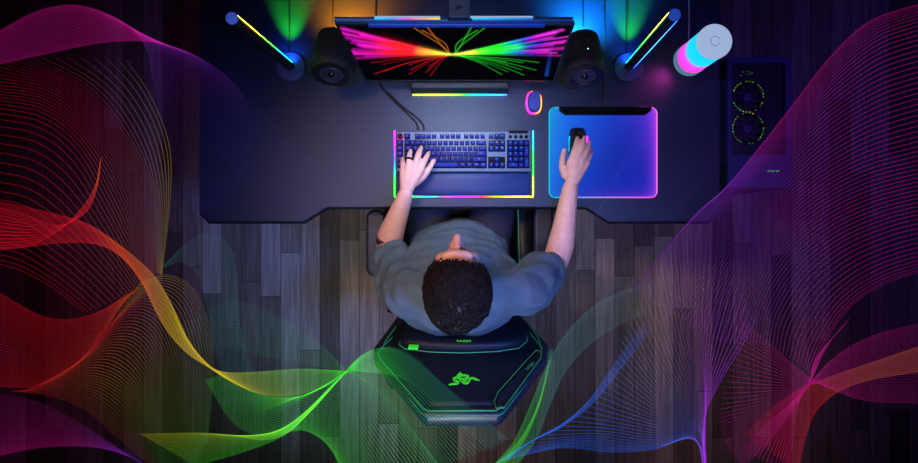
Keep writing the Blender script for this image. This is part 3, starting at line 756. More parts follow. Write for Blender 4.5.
# raised centre panel, wings
def panel(pts, d0, d1, inset):
    a = [bp(*p, d0) for p in pts]; c = sum(a, Vector()) / len(a)
    return MB().loft([a, [c + (p - c) * (1 - inset * .4) + bn * (d1 - d0) * .7 for p in a], [c + (p - c) * (1 - inset) + bn * (d1 - d0) for p in a]])
obj('centre_panel', panel([(429, 408), (496, 407), (533, 357), (529, 338), (515, 322), (403, 322), (391, 338), (388, 356)], -.004, .010, .05), M['leather2'], ch, angle=50)
def piping(pts, d, closed=False, r=.0022):
    P = [bp(*p, d) for p in pts]
    obj('piping', MB().tube(P, r, 6), M['stitch'], ch)
piping([(393, 337), (380, 349), (378.5, 354), (381, 360), (423, 408), (428, 411), (496, 410.5), (501, 407), (541, 355), (542, 348), (530, 333)], .006)
piping([(389, 334), (376, 347), (374.3, 354), (421, 413), (426, 416), (499, 415.5), (504, 412), (547.5, 356), (548.5, 347), (534, 331)], -.008, r=.0017)
piping([(396, 327), (386, 340), (382, 349)], .008); piping([(528, 322), (538, 337), (541, 347)], .008)
# side badge panels on the wings
obj('wing_panel', panel([(497, 398), (538, 352), (541, 357), (503, 408), (496, 408)], .004, .010, .04), M['leather'], ch)
piping([(494, 401), (498, 392), (536, 350), (541, 352), (541, 358), (504, 408), (496, 408), (494, 401)], .0115, r=.0015)
obj('wing_panel', panel([(423, 408), (382, 356), (386, 352), (429, 402)], .004, .010, .04), M['leather'], ch)
# neck cushion
cu = [(399.5, 345), (400.5, 339), (408, 328), (421, 322), (506, 322), (521, 328), (527.5, 336), (527, 341), (519, 348), (497, 351.5), (462, 353), (430, 352), (405, 349)]
a = [bp(*p, .012) for p in cu]; c = sum(a, Vector()) / len(a)
cush = obj('neck_cushion', MB().loft([a] + [[c + (p - c) * k + bn * d for p in a] for k, d in ((1.0, .008), (.98, .018), (.93, .025), (.82, .029))]), M['leather2'], ch, angle=60)
obj('cushion_piping', MB().tube([bp(x, y, .021) for x, y in cu + [cu[0]]], .0018, 6), M['stitch'], cush)
def on_back(px, py, d, ang=0):
    o = bp(px, py, d); X_ = Vector((1, 0, 0)); Y_ = -up      # letters read upright in the photograph
    if Y_.y < 0: Y_ = -Y_
    Z_ = X_.cross(Y_)
    m = Matrix((X_, Y_, Z_)).transposed().to_4x4()
    return Matrix.Translation(o) @ m @ Matrix.Rotation(ang, 4, 'Z')
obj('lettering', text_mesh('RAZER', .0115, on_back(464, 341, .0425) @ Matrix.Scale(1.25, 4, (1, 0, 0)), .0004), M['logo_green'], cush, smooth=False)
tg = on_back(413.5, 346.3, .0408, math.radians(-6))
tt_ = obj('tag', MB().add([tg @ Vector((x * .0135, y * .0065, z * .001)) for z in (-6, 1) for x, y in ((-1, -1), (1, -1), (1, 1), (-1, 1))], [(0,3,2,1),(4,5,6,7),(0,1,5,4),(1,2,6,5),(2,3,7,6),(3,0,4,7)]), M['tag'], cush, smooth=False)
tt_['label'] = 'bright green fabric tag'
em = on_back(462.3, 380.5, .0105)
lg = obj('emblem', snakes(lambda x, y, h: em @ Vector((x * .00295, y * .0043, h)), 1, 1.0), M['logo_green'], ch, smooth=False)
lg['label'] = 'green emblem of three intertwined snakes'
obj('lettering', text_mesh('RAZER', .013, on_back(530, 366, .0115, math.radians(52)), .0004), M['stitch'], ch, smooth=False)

# ------------------------------------------------------------------ person
person = thing('person', 'person in a grey-blue t-shirt seated in the gaming chair, typing and holding a mouse', 'person', (0, -.12, .5))
def ring_xy(cx, cy, z, rx, ry, n=28, tilt=0, p=2.3):
    out = []
    for k in range(n):
        q = 2 * PI * k / n; c_, s_ = math.cos(q), math.sin(q)
        x = rx * math.copysign(abs(c_) ** (2 / p), c_); y = ry * math.copysign(abs(s_) ** (2 / p), s_)
        out.append((cx + x, cy + y, z + tilt * y))
    return out
def limb(mb, pts, rs, n=20, seg=18):
    P = smoothpath(pts, n); t = np.linspace(0, 1, len(pts))
    ln = [0]
    for a, b in zip(pts, pts[1:]): ln.append(ln[-1] + (Vector(b) - Vector(a)).length)
    ln = np.array(ln) / ln[-1]; tt = np.linspace(0, 1, n)
    if hasattr(rs[0], '__len__'):
        R = [(float(np.interp(x, ln, [r[0] for r in rs])), float(np.interp(x, ln, [r[1] for r in rs]))) for x in tt]
        e0, e1 = min(rs[0]), min(rs[-1])
    else:
        R = [float(np.interp(x, ln, rs)) for x in tt]; e0, e1 = rs[0], rs[-1]
    mb.tube(P, R, seg); mb.ball(P[0], e0 * .98, nu=14, nv=10); mb.ball(P[-1], e1 * .98, nu=14, nv=10)
def remeshed(name, mb, voxel, iters, m, parent, post=None, factor=.5):
    o = obj(name + '_raw', mb, m)
    md = o.modifiers.new('r', 'REMESH'); md.mode = 'VOXEL'; md.voxel_size = voxel; md.adaptivity = 0
    if iters:
        sm = o.modifiers.new('s', 'SMOOTH'); sm.iterations = iters; sm.factor = factor
    dg = bpy.context.evaluated_depsgraph_get(); dg.update()
    me = bpy.data.meshes.new_from_object(o.evaluated_get(dg))
    bpy.data.objects.remove(o)
    n = len(me.vertices); co = np.empty(n * 3); me.vertices.foreach_get('co', co); co = co.reshape(-1, 3)
    if post is not None: co = post(co, me)
    org = origin(parent); co = co - np.array(org)
    me.vertices.foreach_set('co', co.ravel().astype(np.float32)); me.update()
    me.materials.clear(); me.materials.append(m); me.name = name
    me.polygons.foreach_set('use_smooth', [True] * len(me.polygons))
    r = bpy.data.objects.new(name, me); C.objects.link(r); r.parent = parent; ORG[r.name] = org
    return r

# joints
SHL, ELL, WRL = Vector((-.155, -.175, .985)), Vector((-.239, -.058, .722)), Vector((-.174, .118, .795))
SHR, ELR, WRR = Vector((.175, -.17, .985)), Vector((.325, -.10, .732)), Vector((.362, .143, .79))
HX = -.004
def head_shapes(mb):
    rot = Matrix.Rotation(math.radians(10), 3, 'X')
    c = Vector((HX, -.140, 1.195))
    mb.ball(c, (.073, .089, .098), rot, 32, 24)
    mb.ball(c + rot @ Vector((0, .033, -.035)), (.058, .062, .07), rot)        # face
    mb.ball(c + rot @ Vector((0, .045, -.088)), (.044, .042, .035), rot)       # jaw and chin
    mb.ball(c + rot @ Vector((0, -.025, .01)), (.0715, .068, .08), rot)        # back of the skull
    mb.ball(c + rot @ Vector((0, .084, .006)), (.040, .016, .014), rot)         # brow
    limb(mb, [c + rot @ Vector((0, .092, -.008)), c + rot @ Vector((0, .108, -.03)), c + rot @ Vector((0, .119, -.045))], [.008, .0095, .0115], 8, 14)
    for s in (-1, 1):
        mb.ball(c + rot @ Vector((s * .009, .104, -.048)), (.007, .010, .007), rot)       # nostrils
        mb.ball(c + rot @ Vector((s * .036, .066, -.036)), (.02, .018, .018), rot)         # cheeks
        mb.ball(c + rot @ Vector((s * .079, -.012, -.022)), (.008, .019, .031), rot)       # ears
    mb.ball(c + rot @ Vector((0, .09, -.078)), (.022, .010, .006), rot); mb.ball(c + rot @ Vector((0, .088, -.088)), (.019, .010, .007), rot)
    return c, rot
def hand(mb, wrist, knuckles, tips, thumb, mids=None, rk=.0098, back=.812):
    """palm from the wrist to four knuckles, fingers arched from knuckle to tip, and a thumb"""
    w = Vector(wrist)
    for i, k in enumerate(knuckles):
        k = Vector(k)
        limb(mb, [w.lerp(k, .06), w.lerp(k, .55) + Vector((0, 0, .004)), k], [.017, .0145, .0125], 8, 12)
    for i in range(3):
        a, b = Vector(knuckles[i]), Vector(knuckles[i + 1])
        limb(mb, [w.lerp(a.lerp(b, .5), .35), a.lerp(b, .5) - Vector((0, 0, .002))], [.015, .0105], 6, 12)
    for k, t, r, lift in zip(knuckles, tips, (.0078, .0087, .0092, .0088), (.008, .012, .014, .012)):
        k, t = Vector(k), Vector(t)
        p1 = k.lerp(t, .45) + Vector((0, 0, lift)); p2 = k.lerp(t, .78) + Vector((0, 0, lift * .75))
        limb(mb, [k, p1, p2, t], [r * 1.22, r * 1.12, r, r * .82], 14, 12)
    th = [Vector(p) for p in thumb]
    limb(mb, th, [.015, .0125, .0105, .0088][:len(th)], 14, 12)
kz2 = DZ + .03
LH = dict(wrist=WRL, knuckles=[W(403.3, 170.5, .812), W(408.5, 167.2, .818), W(415.3, 166, .819), W(421.2, 168.8, .815)],
          tips=[W(402.8, 158.5, kz2 + .008), W(410.6, 150.6, kz2 + .008), W(421.2, 147.6, kz2 + .008), W(429, 153.2, kz2 + .008)],
          thumb=[W(414, 183, .797), W(422, 177.5, .797), W(428.8, 169, .792), W(433.6, 160.8, kz2 + .011)])
RH = dict(wrist=WRR, knuckles=[W(586.4, 163, .805), W(582.2, 160, .813), W(576.6, 159.3, .815), W(570.3, 162, .808)],
          tips=[W(591.4, 150.2, DZ + .022), W(589.6, 142, DZ + .03), W(584.6, 137.4, DZ + .037), W(577.5, 138.2, DZ + .037)],
          thumb=[W(565.5, 175, .795), W(562.8, 167, .785), W(562.8, 158.5, .772), W(564.6, 150, DZ + .024)])
def arm_fore(mb, el, wr, sgn):
    d = wr - el
    limb(mb, [el, el.lerp(wr, .25) + Vector((sgn * .006, 0, .004)), el.lerp(wr, .6) + Vector((sgn * .003, 0, .005)), wr], [.043, .0445, .035, (.0275, .021)][:3] + [.0255], 22, 20)
body = MB()
hc, hrot = head_shapes(body)
limb(body, [(HX, -.185, 1.03), (HX, -.165, 1.12), (HX, -.155, 1.16)], [.066, .058, .056], 10, 20)
TOR = [(.50, -.12, .175, .13), (.62, -.095, .178, .15), (.74, -.115, .172, .145), (.87, -.16, .19, .132), (.97, -.185, .185, .115), (1.03, -.19, .14, .085), (1.065, -.185, .08, .062)]
body.loft([ring_xy(HX, cy_, z, rx - .018, ry - .018, tilt=-.1) for z, cy_, rx, ry in TOR])
for sh, el, wr, sg in ((SHL, ELL, WRL, -1), (SHR, ELR, WRR, 1)):
    limb(body, [(sh.x * .35, sh.y - .005, 1.005), sh, sh.lerp(el, .5) + Vector((sg * .006, -.006, 0)), el], [.054, .053, .046, .043], 22, 20)
    arm_fore(body, el, wr, sg)
hand(body, **LH); hand(body, **RH)
for sg in (-1, 1):   # legs reach forward under the desk
    limb(body, [(sg * .095, -.12, .575), (sg * .12, .12, .585), (sg * .145, .36, .575)], [.085, .073, .056], 18, 20)
    limb(body, [(sg * .145, .365, .565), (sg * .15, .40, .33), (sg * .15, .42, .09)], [.055, .055, .036], 18, 18)
    limb(body, [(sg * .15, .40, .045), (sg * .155, .52, .035), (sg * .16, .6, .03)], [.034, .034, .026], 12, 16)
remeshed('body', body, .0038, 3, M['skin'], person)

# shirt
def hashn(co, f, seed):
    r = np.random.RandomState(seed); out = np.zeros(len(co))
    for _ in range(7):
        k = r.normal(size=3) * f; out += np.sin(co @ k + r.uniform(0, 6.28))
    return out / 7
sh = MB()
sh.loft([ring_xy(HX, cy_, z, rx, ry, tilt=-.1) for z, cy_, rx, ry in [(.53, -.105, .19, .155)] + TOR[1:-1] + [(1.058, -.186, .088, .067)]])
for s, e, sg, k in ((SHL, ELL, -1, .74), (SHR, ELR, 1, .74)):
    limb(sh, [(s.x * .3, s.y - .005, 1.0), (s.x * .75, s.y - .002, 1.0), s, s.lerp(e, .42) + Vector((sg * .006, -.006, 0)), s.lerp(e, k)], [.064, .070, .070, .064, .059], 26, 24)
def wrinkle(co, me):
    n = len(co); no = np.empty(n * 3); me.vertices.foreach_get('normal', no); no = no.reshape(-1, 3)
    x, y, z = co.T
    w = .012 * hashn(co, 20, 3) + .009 * hashn(co, 42, 4)
    # folds that run across the front and into the armpits
    front = np.clip((y + .12) / .12, 0, 1)
    w = w + front * .007 * np.sin((np.hypot(x * .75, (y + .2)) * 95 + z * 40) + 2 * hashn(co, 9, 8))
    side = np.clip((np.abs(x) - .13) / .08, 0, 1)
    w = w + side * .006 * np.sin(z * 90 + x * 60 + y * 50 + 2 * hashn(co, 12, 9))
    return co + no * np.maximum(w, -.0045)[:, None]
remeshed('t_shirt', sh, .006, 4, M['shirt'], person, wrinkle)
ck = MB()
P = [(HX + .064 * math.cos(q), -.178 + .066 * math.sin(q), 1.062 - .022 * math.sin(q)) for q in [2 * PI * k / 40 for k in range(41)]]
obj('collar', ck.tube(P, [(.006, .009)] * 41, 8), M['shirt'], person)
tr = MB()
tr.loft([ring_xy(0, -.12, z, rx, ry) for z, rx, ry in ((.505, .17, .13), (.56, .192, .155), (.64, .188, .155))])
for sg in (-1, 1):
    limb(tr, [(sg * .095, -.12, .58), (sg * .12, .12, .59), (sg * .145, .37, .58)], [.095, .083, .065], 18, 20)
    limb(tr, [(sg * .145, .37, .57), (sg * .15, .40, .33), (sg * .15, .425, .10)], [.064, .065, .055], 18, 18)
remeshed('trousers', tr, .008, 4, M['trousers'], person, lambda co, me: co + .004 * np.stack([hashn(co, 30, 5)] * 3, -1))
for sg in (-1, 1):
    s_ = MB()
    s_.loft([ring_xy(sg * .155, .50, z, rx, ry) for z, rx, ry in ((.002, .046, .135), (.03, .048, .138), (.06, .042, .11), (.085, .034, .06))])
    obj('shoe', s_, M['shoe'], person, bevel=.006)
# hair: a close cap over the skull with locks combed forward
hb = MB()
rot = hrot
def hair_pt(th, ph, k=1.0):
    """direction on the skull -> point on the hair cap; ph=90 deg is the face side"""
    d = Vector((math.sin(th) * math.cos(ph), math.sin(th) * math.sin(ph), math.cos(th)))
    return hc + rot @ Vector((d.x * .0775 * k, (d.y * (.094 if d.y > 0 else .098) - .003) * k, d.z * .103 * k)), d
def hairline(ph):
    f = max(0, math.sin(ph))
    return math.radians(118) - math.radians(64) * f ** 1.5 - math.radians(10) * max(0, math.cos(ph)) * f - math.radians(6) * abs(math.cos(ph)) ** 4
NT, NP = 26, 64
vs = []
for layer in (1.02, .93):
    for i in range(NT + 1):
        for k in range(NP):
            ph = 2 * PI * k / NP; th = hairline(ph) * i / NT
            b = .012 * math.sin(ph * 9 + th * 5) * math.sin(th * 7 + ph * 2) + .008 * math.sin(ph * 17 - th * 11)
            edge = 1 - .045 * max(0, (i - NT + 3) / 3)
            p, d = hair_pt(th, ph, layer * (edge if layer > 1 else edge * .98) * (1 + b * (layer > 1)))
            vs.append(p)
S_ = (NT + 1) * NP; fs = []
for l in (0, 1):
    for i in range(NT):
        for k in range(NP):
            q = (l * S_ + i * NP + k, l * S_ + i * NP + (k + 1) % NP, l * S_ + (i + 1) * NP + (k + 1) % NP, l * S_ + (i + 1) * NP + k)
            fs.append(q if l == 0 else q[::-1])
for k in range(NP):
    fs.append((NT * NP + k, NT * NP + (k + 1) % NP, S_ + NT * NP + (k + 1) % NP, S_ + NT * NP + k))
hb.add(vs, fs)
rh = random.Random(9)
for _ in range(2600):
    ph = rh.uniform(0, 2 * PI); th = hairline(ph) * math.sqrt(rh.random()) * .99
    p, d = hair_pt(th, ph, 1.015)
    whirl = .8 + .5 * math.sin(3 * ph + 4 * th)
    fwd = Vector((.35 * math.sin(ph * 2 + th * 6) + d.x * .5, .75 * math.cos(th) + .1 + d.y * .35, -.2))
    L_ = rh.uniform(.018, .034); q = []
    tang = (fwd - d * fwd.dot(d)); tang = (tang.normalized() if tang.length > 1e-4 else Vector((1, 0, 0)))
    tang = (tang + Vector((rh.uniform(-.3, .3), rh.uniform(-.3, .3), rh.uniform(-.2, .2)))).normalized()
    nrm_ = (rot @ d).normalized(); tw = (rot @ tang).normalized()
    for j in range(5):
        s_ = j / 4
        q.append(p + tw * (L_ * s_) + nrm_ * (.0045 * math.sin(PI * s_ * .9) - .010 * s_ * s_ * (L_ / .03)))
    hb.tube(q, [.0016, .0021, .0019, .0013, .0004], 4, caps=False)
obj('hair', hb, M['hair'], person, angle=80)
for s in (-1, 1):
    e = hc + hrot @ Vector((s * .031, .072, -.014))
    obj('eye', MB().ball(e, .0115), M['eye'], person)
    obj('eyebrow', MB().tube([hc + hrot @ Vector((s * x, y, z)) for x, y, z in ((.014, .0955, .004), (.028, .089, .010), (.042, .076, .006))], [(.003, .0025), (.003, .0025), (.0015, .0015)], 8), M['hair'], person)
obj('mouth', MB().tube([hc + hrot @ Vector(v) for v in ((-.022, .094, -.082), (0, .101, -.082), (.022, .094, -.082))], [(.003, .003), (.006, .005), (.003, .003)], 10), M['lip'], person)
mb = MB()
for t_, w_, ph in ((.10, .004, 0), (.125, .0025, 2), (.16, .006, 1), (.185, .0025, 4)):
    c = ELL.lerp(WRL, t_) + Vector((-.006 * min(1, t_ / .25), 0, .004 * min(1, t_ / .25))); d = (WRL - ELL).normalized()
    mb.tube([c - d * w_, c + d * w_], .0452, 28, caps=False)
tat = obj('tattoo', mb, M['ink'], person); tat['label'] = 'dark banded tattoo below the left sleeve'
# ring band
rk, rt = Vector(LH['knuckles'][1]), Vector(LH['tips'][1])
rc = rk.lerp(rt, .40) + Vector((0, 0, .0108)); rd = (rt - rk).normalized()
obj('finger_ring', MB().tube([rc - rd * .0035, rc + rd * .0035], .0108, 20), M['ring'], person, angle=30)

# ------------------------------------------------------------------ overlay wave graphic added as glowing lines, not things in the room
def ribbon(label, guides, n, M_=110, r=.0011, gain=1.0, order=None, zoff=0):
    """glowing lines spread evenly between guide lines; a guide is [(px, py, height, colour), ...]"""
    G = []
    for g in guides:
        pts = [(*W(p[0], p[1], p[2]), *[c * gain for c in p[3]]) for p in g]
        G.append(smoothpath(pts, M_))
    G = np.array(G); k = len(G); mb = MB()
    A = []
    for i in range(n):
        t = i / (n - 1); t = t if k > 2 else .45 * t + .55 * (.5 - .5 * math.cos(PI * t))     # lines gather towards both edges
        t *= k - 1; a = min(int(t), k - 2); u = t - a
        if k > 2:
            p0, p1, p2, p3 = G[max(a - 1, 0)], G[a], G[a + 1], G[min(a + 2, k - 1)]
            P = .5 * (2 * p1 + (p2 - p0) * u + (2 * p0 - 5 * p1 + 4 * p2 - p3) * u * u + (3 * p1 - p0 - 3 * p2 + p3) * u ** 3)
        else:
            P = G[a] * (1 - u) + G[a + 1] * u
        A.append(P)
    A = np.array(A)
    # widely spaced lines are brighter, tightly bundled ones dimmer
    d = np.linalg.norm(np.diff(A[:, :, :3], axis=0), axis=2); d = np.vstack([d[:1], d]) / ((CZ - A[:, :, 2]) / F)
    A[:, :, 3:] *= np.clip(.32 + .5 * d, .32, 2.3)[..., None]
    for P in A:
        mb.tube([Vector(p[:3]) for p in P], [.00062 * (CZ - p[2]) for p in P], 4, caps=False, cols=[tuple(np.clip(p[3:], 0, 3)) for p in P])
    c = np.array(mb.v).mean(0)
    o = obj('overlay_wave', mb, M['threads'], loc=tuple(c), angle=180)
    tag(o, label, 'light threads', 'overlay wave graphic', 'stuff')
    return o
TM, TV, TI, TR, TO, TY, TG = rgb(215, 25, 150), rgb(150, 45, 210), rgb(52, 36, 150), rgb(235, 25, 45), rgb(225, 100, 30), rgb(225, 190, 40), rgb(60, 215, 45)
TT, TB, TD = rgb(70, 150, 160), rgb(30, 100, 235), rgb(26, 22, 84)
def dim(c, k): return tuple(x * k for x in c)
def G_(pts, zs, cols):
    """guide from photograph points; heights and colours given as (position along, value) stops"""
    n = len(pts)
    if isinstance(zs, (int, float)): zs = [(0, zs), (1, zs)]
    out = []
    for i, p in enumerate(pts):
        t = i / (n - 1)
        out.append((p[0], p[1], float(np.interp(t, [a for a, b in zs], [b for a, b in zs])), lerp3(cols, t)))
    return out
za = [(0, .35), (.45, .6), (.6, .85), (1, .85)]
ca = [(0, dim(TM, .8)), (.4, TM), (.55, dim(TV, .55)), (.75, dim(TI, .38)), (1, dim(TI, .25))]
ribbon('magenta overlay ribbon arching across the upper left floor onto the desk', [
    G_([(-8, 66), (50, 53), (100, 43), (140, 41), (165, 45), (198, 57), (235, 85), (256, 125), (246, 170), (215, 208)], za, ca),
    G_([(-8, 35), (35, 12), (70, 5), (100, 11), (128, 26), (146, 48), (153, 80), (162, 122), (177, 170), (194, 214)], za, ca)], 40)
cb = [(0, dim(TR, .45)), (.5, dim(TR, .6)), (.75, dim(TO, .5)), (1, dim(TO, .6))]
ribbon('red overlay ribbon of wide open arcs left of the desk', [
    G_([(-8, 262), (20, 270), (45, 283), (65, 297), (85, 313)], .2, [(0, dim(TR, .5)), (1, dim(TR, .5))]),
    G_([(-8, 198), (30, 208), (70, 238), (100, 268), (125, 296)], .22, [(0, dim(TR, .5)), (1, dim(TO, .45))]),
    G_([(-8, 118), (40, 128), (75, 155), (105, 205), (145, 282)], .25, cb),
    G_([(-8, 84), (50, 95), (95, 132), (130, 190), (156, 274)], .28, cb),
    G_([(20, 58), (80, 84), (122, 130), (150, 190), (160, 274)], .3, [(0, dim(TR, .1)), (.4, dim(TR, .4)), (.7, dim(TO, .5)), (1, dim(TY, .5))]),
    G_([(126, 60), (150, 95), (169, 145), (170, 200), (162, 274)], .32, [(0, dim(TY, .1)), (.4, dim(TY, .4)), (.8, dim(TY, .65)), (1, dim(TY, .8))])], 46, gain=.58)
cc_ = [(0, dim(TR, .7)), (.16, TR), (.3, TO), (.42, TY), (.55, TY), (.66, rgb(150, 215, 40)), (.75, TG), (.8, TG), (.88, rgb(24, 110, 70)), (1, rgb(22, 80, 90))]
zc_ = [(0, .3), (.65, .35), (.77, .8), (.85, 1.27), (1, 1.30)]
ribbon('red to yellow to green overlay band winding from the left edge to the chair', [
    G_([(-8, 200), (30, 208), (60, 215), (88, 224), (113, 240), (137, 259), (156, 278), (171, 303), (187, 338), (206, 363), (224, 372), (255, 372), (300, 369), (345, 371), (385, 374), (412, 384), (445, 413), (492, 452)], zc_, cc_),
    G_([(-8, 250), (28, 247), (62, 243), (95, 244), (120, 256), (141, 281), (155, 310), (170, 335), (188, 354), (208, 367), (232, 382), (260, 394), (290, 396), (322, 387), (346, 371), (372, 350), (404, 353), (448, 388), (505, 436)], zc_, cc_)], 40, gain=1.15)
ribbon('bright red overlay wisp curling up at the left side', [
    G_([(-8, 250), (28, 246), (57, 232), (80, 210), (95, 186), (101, 158)], .4, [(0, TR), (.6, TR), (1, dim(TO, .7))]),
    G_([(-8, 206), (28, 216), (60, 225), (86, 212), (97, 188), (101, 158)], .42, [(0, dim(TR, .5)), (.6, TR), (1, dim(TO, .7))])], 14)
ribbon('red overlay sheet narrowing to a point at the lower left', [
    G_([(-8, 288), (20, 305), (45, 317), (72, 319), (100, 311), (125, 296), (146, 283)], .3, [(0, TR), (.6, TR), (1, dim(TO, .6))]),
    G_([(-8, 386), (30, 387), (60, 377), (85, 357), (105, 330), (123, 304), (146, 281)], .25, [(0, TR), (.6, rgb(235, 50, 30)), (1, dim(TO, .6))])], 44, gain=.7)
cf = [(0, dim(TR, .5)), (.3, dim(TO, .6)), (.6, dim(TY, .5)), (.85, rgb(90, 140, 40)), (1, rgb(60, 130, 40))]
ribbon('brown and olive overlay fan bending down at the lower left', [
    G_([(12, 391), (50, 396), (85, 410), (115, 435), (150, 466)], .15, [(0, dim(TR, .5)), (.6, dim(TO, .35)), (1, dim(TO, .3))]),
    G_([(30, 388), (75, 378), (110, 385), (140, 415), (162, 466)], .17, cf),
    G_([(75, 364), (105, 345), (135, 350), (160, 395), (174, 466)], .2, cf),
    G_([(105, 330), (135, 306), (165, 320), (185, 380), (192, 466)], .22, cf),
    G_([(140, 283), (168, 275), (196, 293), (213, 350), (208, 440)], .25, [(0, dim(TY, .6)), (.5, dim(TY, .4)), (1, rgb(50, 120, 60))])], 52, gain=.55)
cg = [(0, dim(TM, .7)), (.4, dim(TM, .5)), (.7, dim(TV, .4)), (1, dim(TI, .5))]
ribbon('dim purple overlay sheet along the bottom left corner', [
    G_([(-8, 457), (30, 449), (65, 446), (100, 448), (130, 457), (150, 470)], .01, cg),
    G_([(-8, 392), (40, 403), (80, 423), (115, 446), (135, 458), (156, 472)], .12, [(0, dim(TM, .15)), (1, dim(TI, .3))])], 30)
zh = [(0, .3), (.5, .35), (.62, .8), (.75, 1.27), (1, 1.29)]
ribbon('green overlay band rising from the bottom edge to the chair back', [
    G_([(195, 466), (240, 453), (275, 440), (296, 426), (315, 403), (332, 385), (346, 371), (362, 355), (384, 347), (410, 354), (440, 382), (470, 410), (510, 440)], zh, [(0, dim(TG, .6)), (.25, TG), (.55, TG), (.7, rgb(34, 120, 70)), (1, rgb(26, 90, 110))]),
    G_([(140, 434), (200, 433), (236, 436), (262, 440), (286, 434), (311, 411), (330, 390), (345, 374), (366, 381), (388, 400), (412, 430), (439, 468)], zh, [(0, dim(TY, .4)), (.25, rgb(130, 215, 40)), (.6, TG), (.8, TG), (1, rgb(36, 160, 110))])], 26)
ribbon('wide green overlay sheet left of the chair spreading to the bottom edge', [
    G_([(222, 374), (262, 395), (300, 396), (330, 384), (347, 372), (367, 382), (392, 406), (439, 466)], [(0, .2), (.55, .25), (.75, 1.2), (1, 1.29)], [(0, dim(TG, .5)), (.5, TG), (1, rgb(40, 190, 120))]),
    G_([(205, 380), (235, 424), (268, 436), (300, 430), (320, 438), (333, 452), (340, 466), (346, 478)], .2, [(0, dim(TG, .4)), (.5, dim(TG, .7)), (1, dim(TG, .7))])], 36)
ribbon('faint teal overlay arch standing left below the desk corner', [
    G_([(163, 266), (190, 241), (212, 234), (230, 248), (237, 282), (239, 322), (252, 372)], .45, [(0, dim(TT, .25)), (.5, dim(TT, .45)), (1, dim(TT, .5))]),
    G_([(163, 268), (182, 262), (198, 276), (208, 310), (214, 345), (219, 362), (224, 374)], .45, [(0, dim(TT, .2)), (1, dim(TT, .3))])], 20)
ribbon('faint teal overlay veil over the planks left of the chair', [
    G_([(190, 322), (230, 302), (275, 316), (315, 340), (346, 370)], .4, [(0, dim(TT, .15)), (.4, dim(TT, .4)), (1, dim(TG, .4))]),
    G_([(200, 352), (232, 348), (270, 357), (312, 365), (346, 372)], .4, [(0, dim(TT, .15)), (1, dim(TG, .4))])], 18)
zj = [(0, 1.25), (.4, 1.1), (.7, .6), (1, .5)]
ribbon('green to grey-teal overlay band right of the chair', [
    G_([(493, 466), (514, 441), (530, 406), (545, 370), (560, 342), (585, 313), (615, 294), (652, 282)], zj, [(0, TG), (.35, rgb(60, 200, 90)), (.5, TT), (.8, dim(TT, .6)), (1, dim(TT, .3))]),
    G_([(516, 466), (536, 440), (550, 405), (568, 368), (595, 340), (625, 322), (652, 311)], zj, [(0, rgb(60, 190, 80)), (.3, dim(TT, .9)), (.6, dim(TT, .6)), (1, dim(TT, .25))])], 34)
ribbon('bright green overlay wisp at the right edge of the chair', [
    G_([(484, 470), (505, 456), (526, 430), (541, 395), (550, 350)], 1.22, [(0, TG), (.7, TG), (1, dim(TT, .6))]),
    G_([(500, 468), (522, 444), (537, 412), (546, 380), (553, 348)], 1.22, [(0, TG), (.7, TG), (1, dim(TT, .6))])], 9)
ribbon('blue overlay wisp rising right of the chair', [
    G_([(497, 462), (530, 442), (560, 428), (591, 405), (617, 374), (650, 330)], .55, [(0, dim(TB, .7)), (.3, TB), (.8, TB), (1, dim(TB, .3))]),
    G_([(510, 456), (537, 438), (565, 422), (589, 400), (610, 370), (648, 316)], .55, [(0, dim(TB, .7)), (.3, TB), (.7, dim(TB, .8)), (1, dim(TB, .2))])], 11)
ribbon('dark blue to violet overlay sheet gathering into an edge at the lower right', [
    G_([(497, 462), (560, 448), (610, 452), (655, 449), (688, 436), (699, 446), (703, 470)], .35, [(0, dim(TB, .5)), (.6, dim(TB, .6)), (1, TV)]),
    G_([(590, 405), (620, 414), (655, 424), (682, 430), (698, 434), (702, 450), (704, 470)], .35, [(0, dim(TB, .4)), (.6, dim(TB, .5)), (1, TV)]),
    G_([(632, 320), (648, 352), (668, 386), (688, 412), (700, 428), (703, 448), (705, 470)], .35, [(0, dim(TT, .3)), (.5, dim(TB, .4)), (1, TV)]),
    G_([(690, 230), (692, 300), (697, 350), (704, 390), (705, 415), (704, 440), (706, 470)], .4, [(0, dim(TV, .2)), (.5, dim(TV, .35)), (1, TV)]),
    G_([(756, 318), (744, 342), (730, 365), (716, 390), (706, 414), (705, 440), (707, 470)], .4, [(0, dim(TV, .3)), (.4, dim(TV, .8)), (.8, TV), (1, TV)])], 58, gain=1.35)
zo = [(0, .6), (.12, .86), (.4, .86), (1, .6)]
co_ = [(0, dim(TV, .5)), (.3, dim(TV, 1.5)), (.5, dim(TM, .9)), (1, dim(TM, .6))]
cp_ = [(0, dim(TV, .5)), (.4, dim(TV, .7)), (.6, dim(TM, .62)), (1, dim(TM, .62))]
ribbon('large magenta overlay sheet sweeping over the right floor and computer tower', [
    G_([(632, 290), (690, 222), (725, 189), (760, 147), (792, 106), (830, 57), (870, 21), (926, 2)], zo, co_),
    G_([(636, 292), (692, 223), (727, 190), (763, 148), (796, 108), (836, 62), (876, 28), (926, 10)], zo, co_),
    G_([(668, 312), (705, 260), (745, 206), (785, 162), (830, 122), (880, 92), (926, 77)], zo, cp_),
    G_([(722, 342), (737, 292), (766, 242), (806, 202), (862, 170), (926, 152)], .5, cp_),
    G_([(768, 346), (776, 312), (802, 272), (842, 241), (887, 222), (926, 212)], .45, cp_),
    G_([(812, 374), (824, 345), (847, 310), (882, 285), (926, 270)], .4, [(0, dim(TM, .9)), (.3, dim(TM, .6)), (1, dim(TM, .45))])], 72, gain=.72)
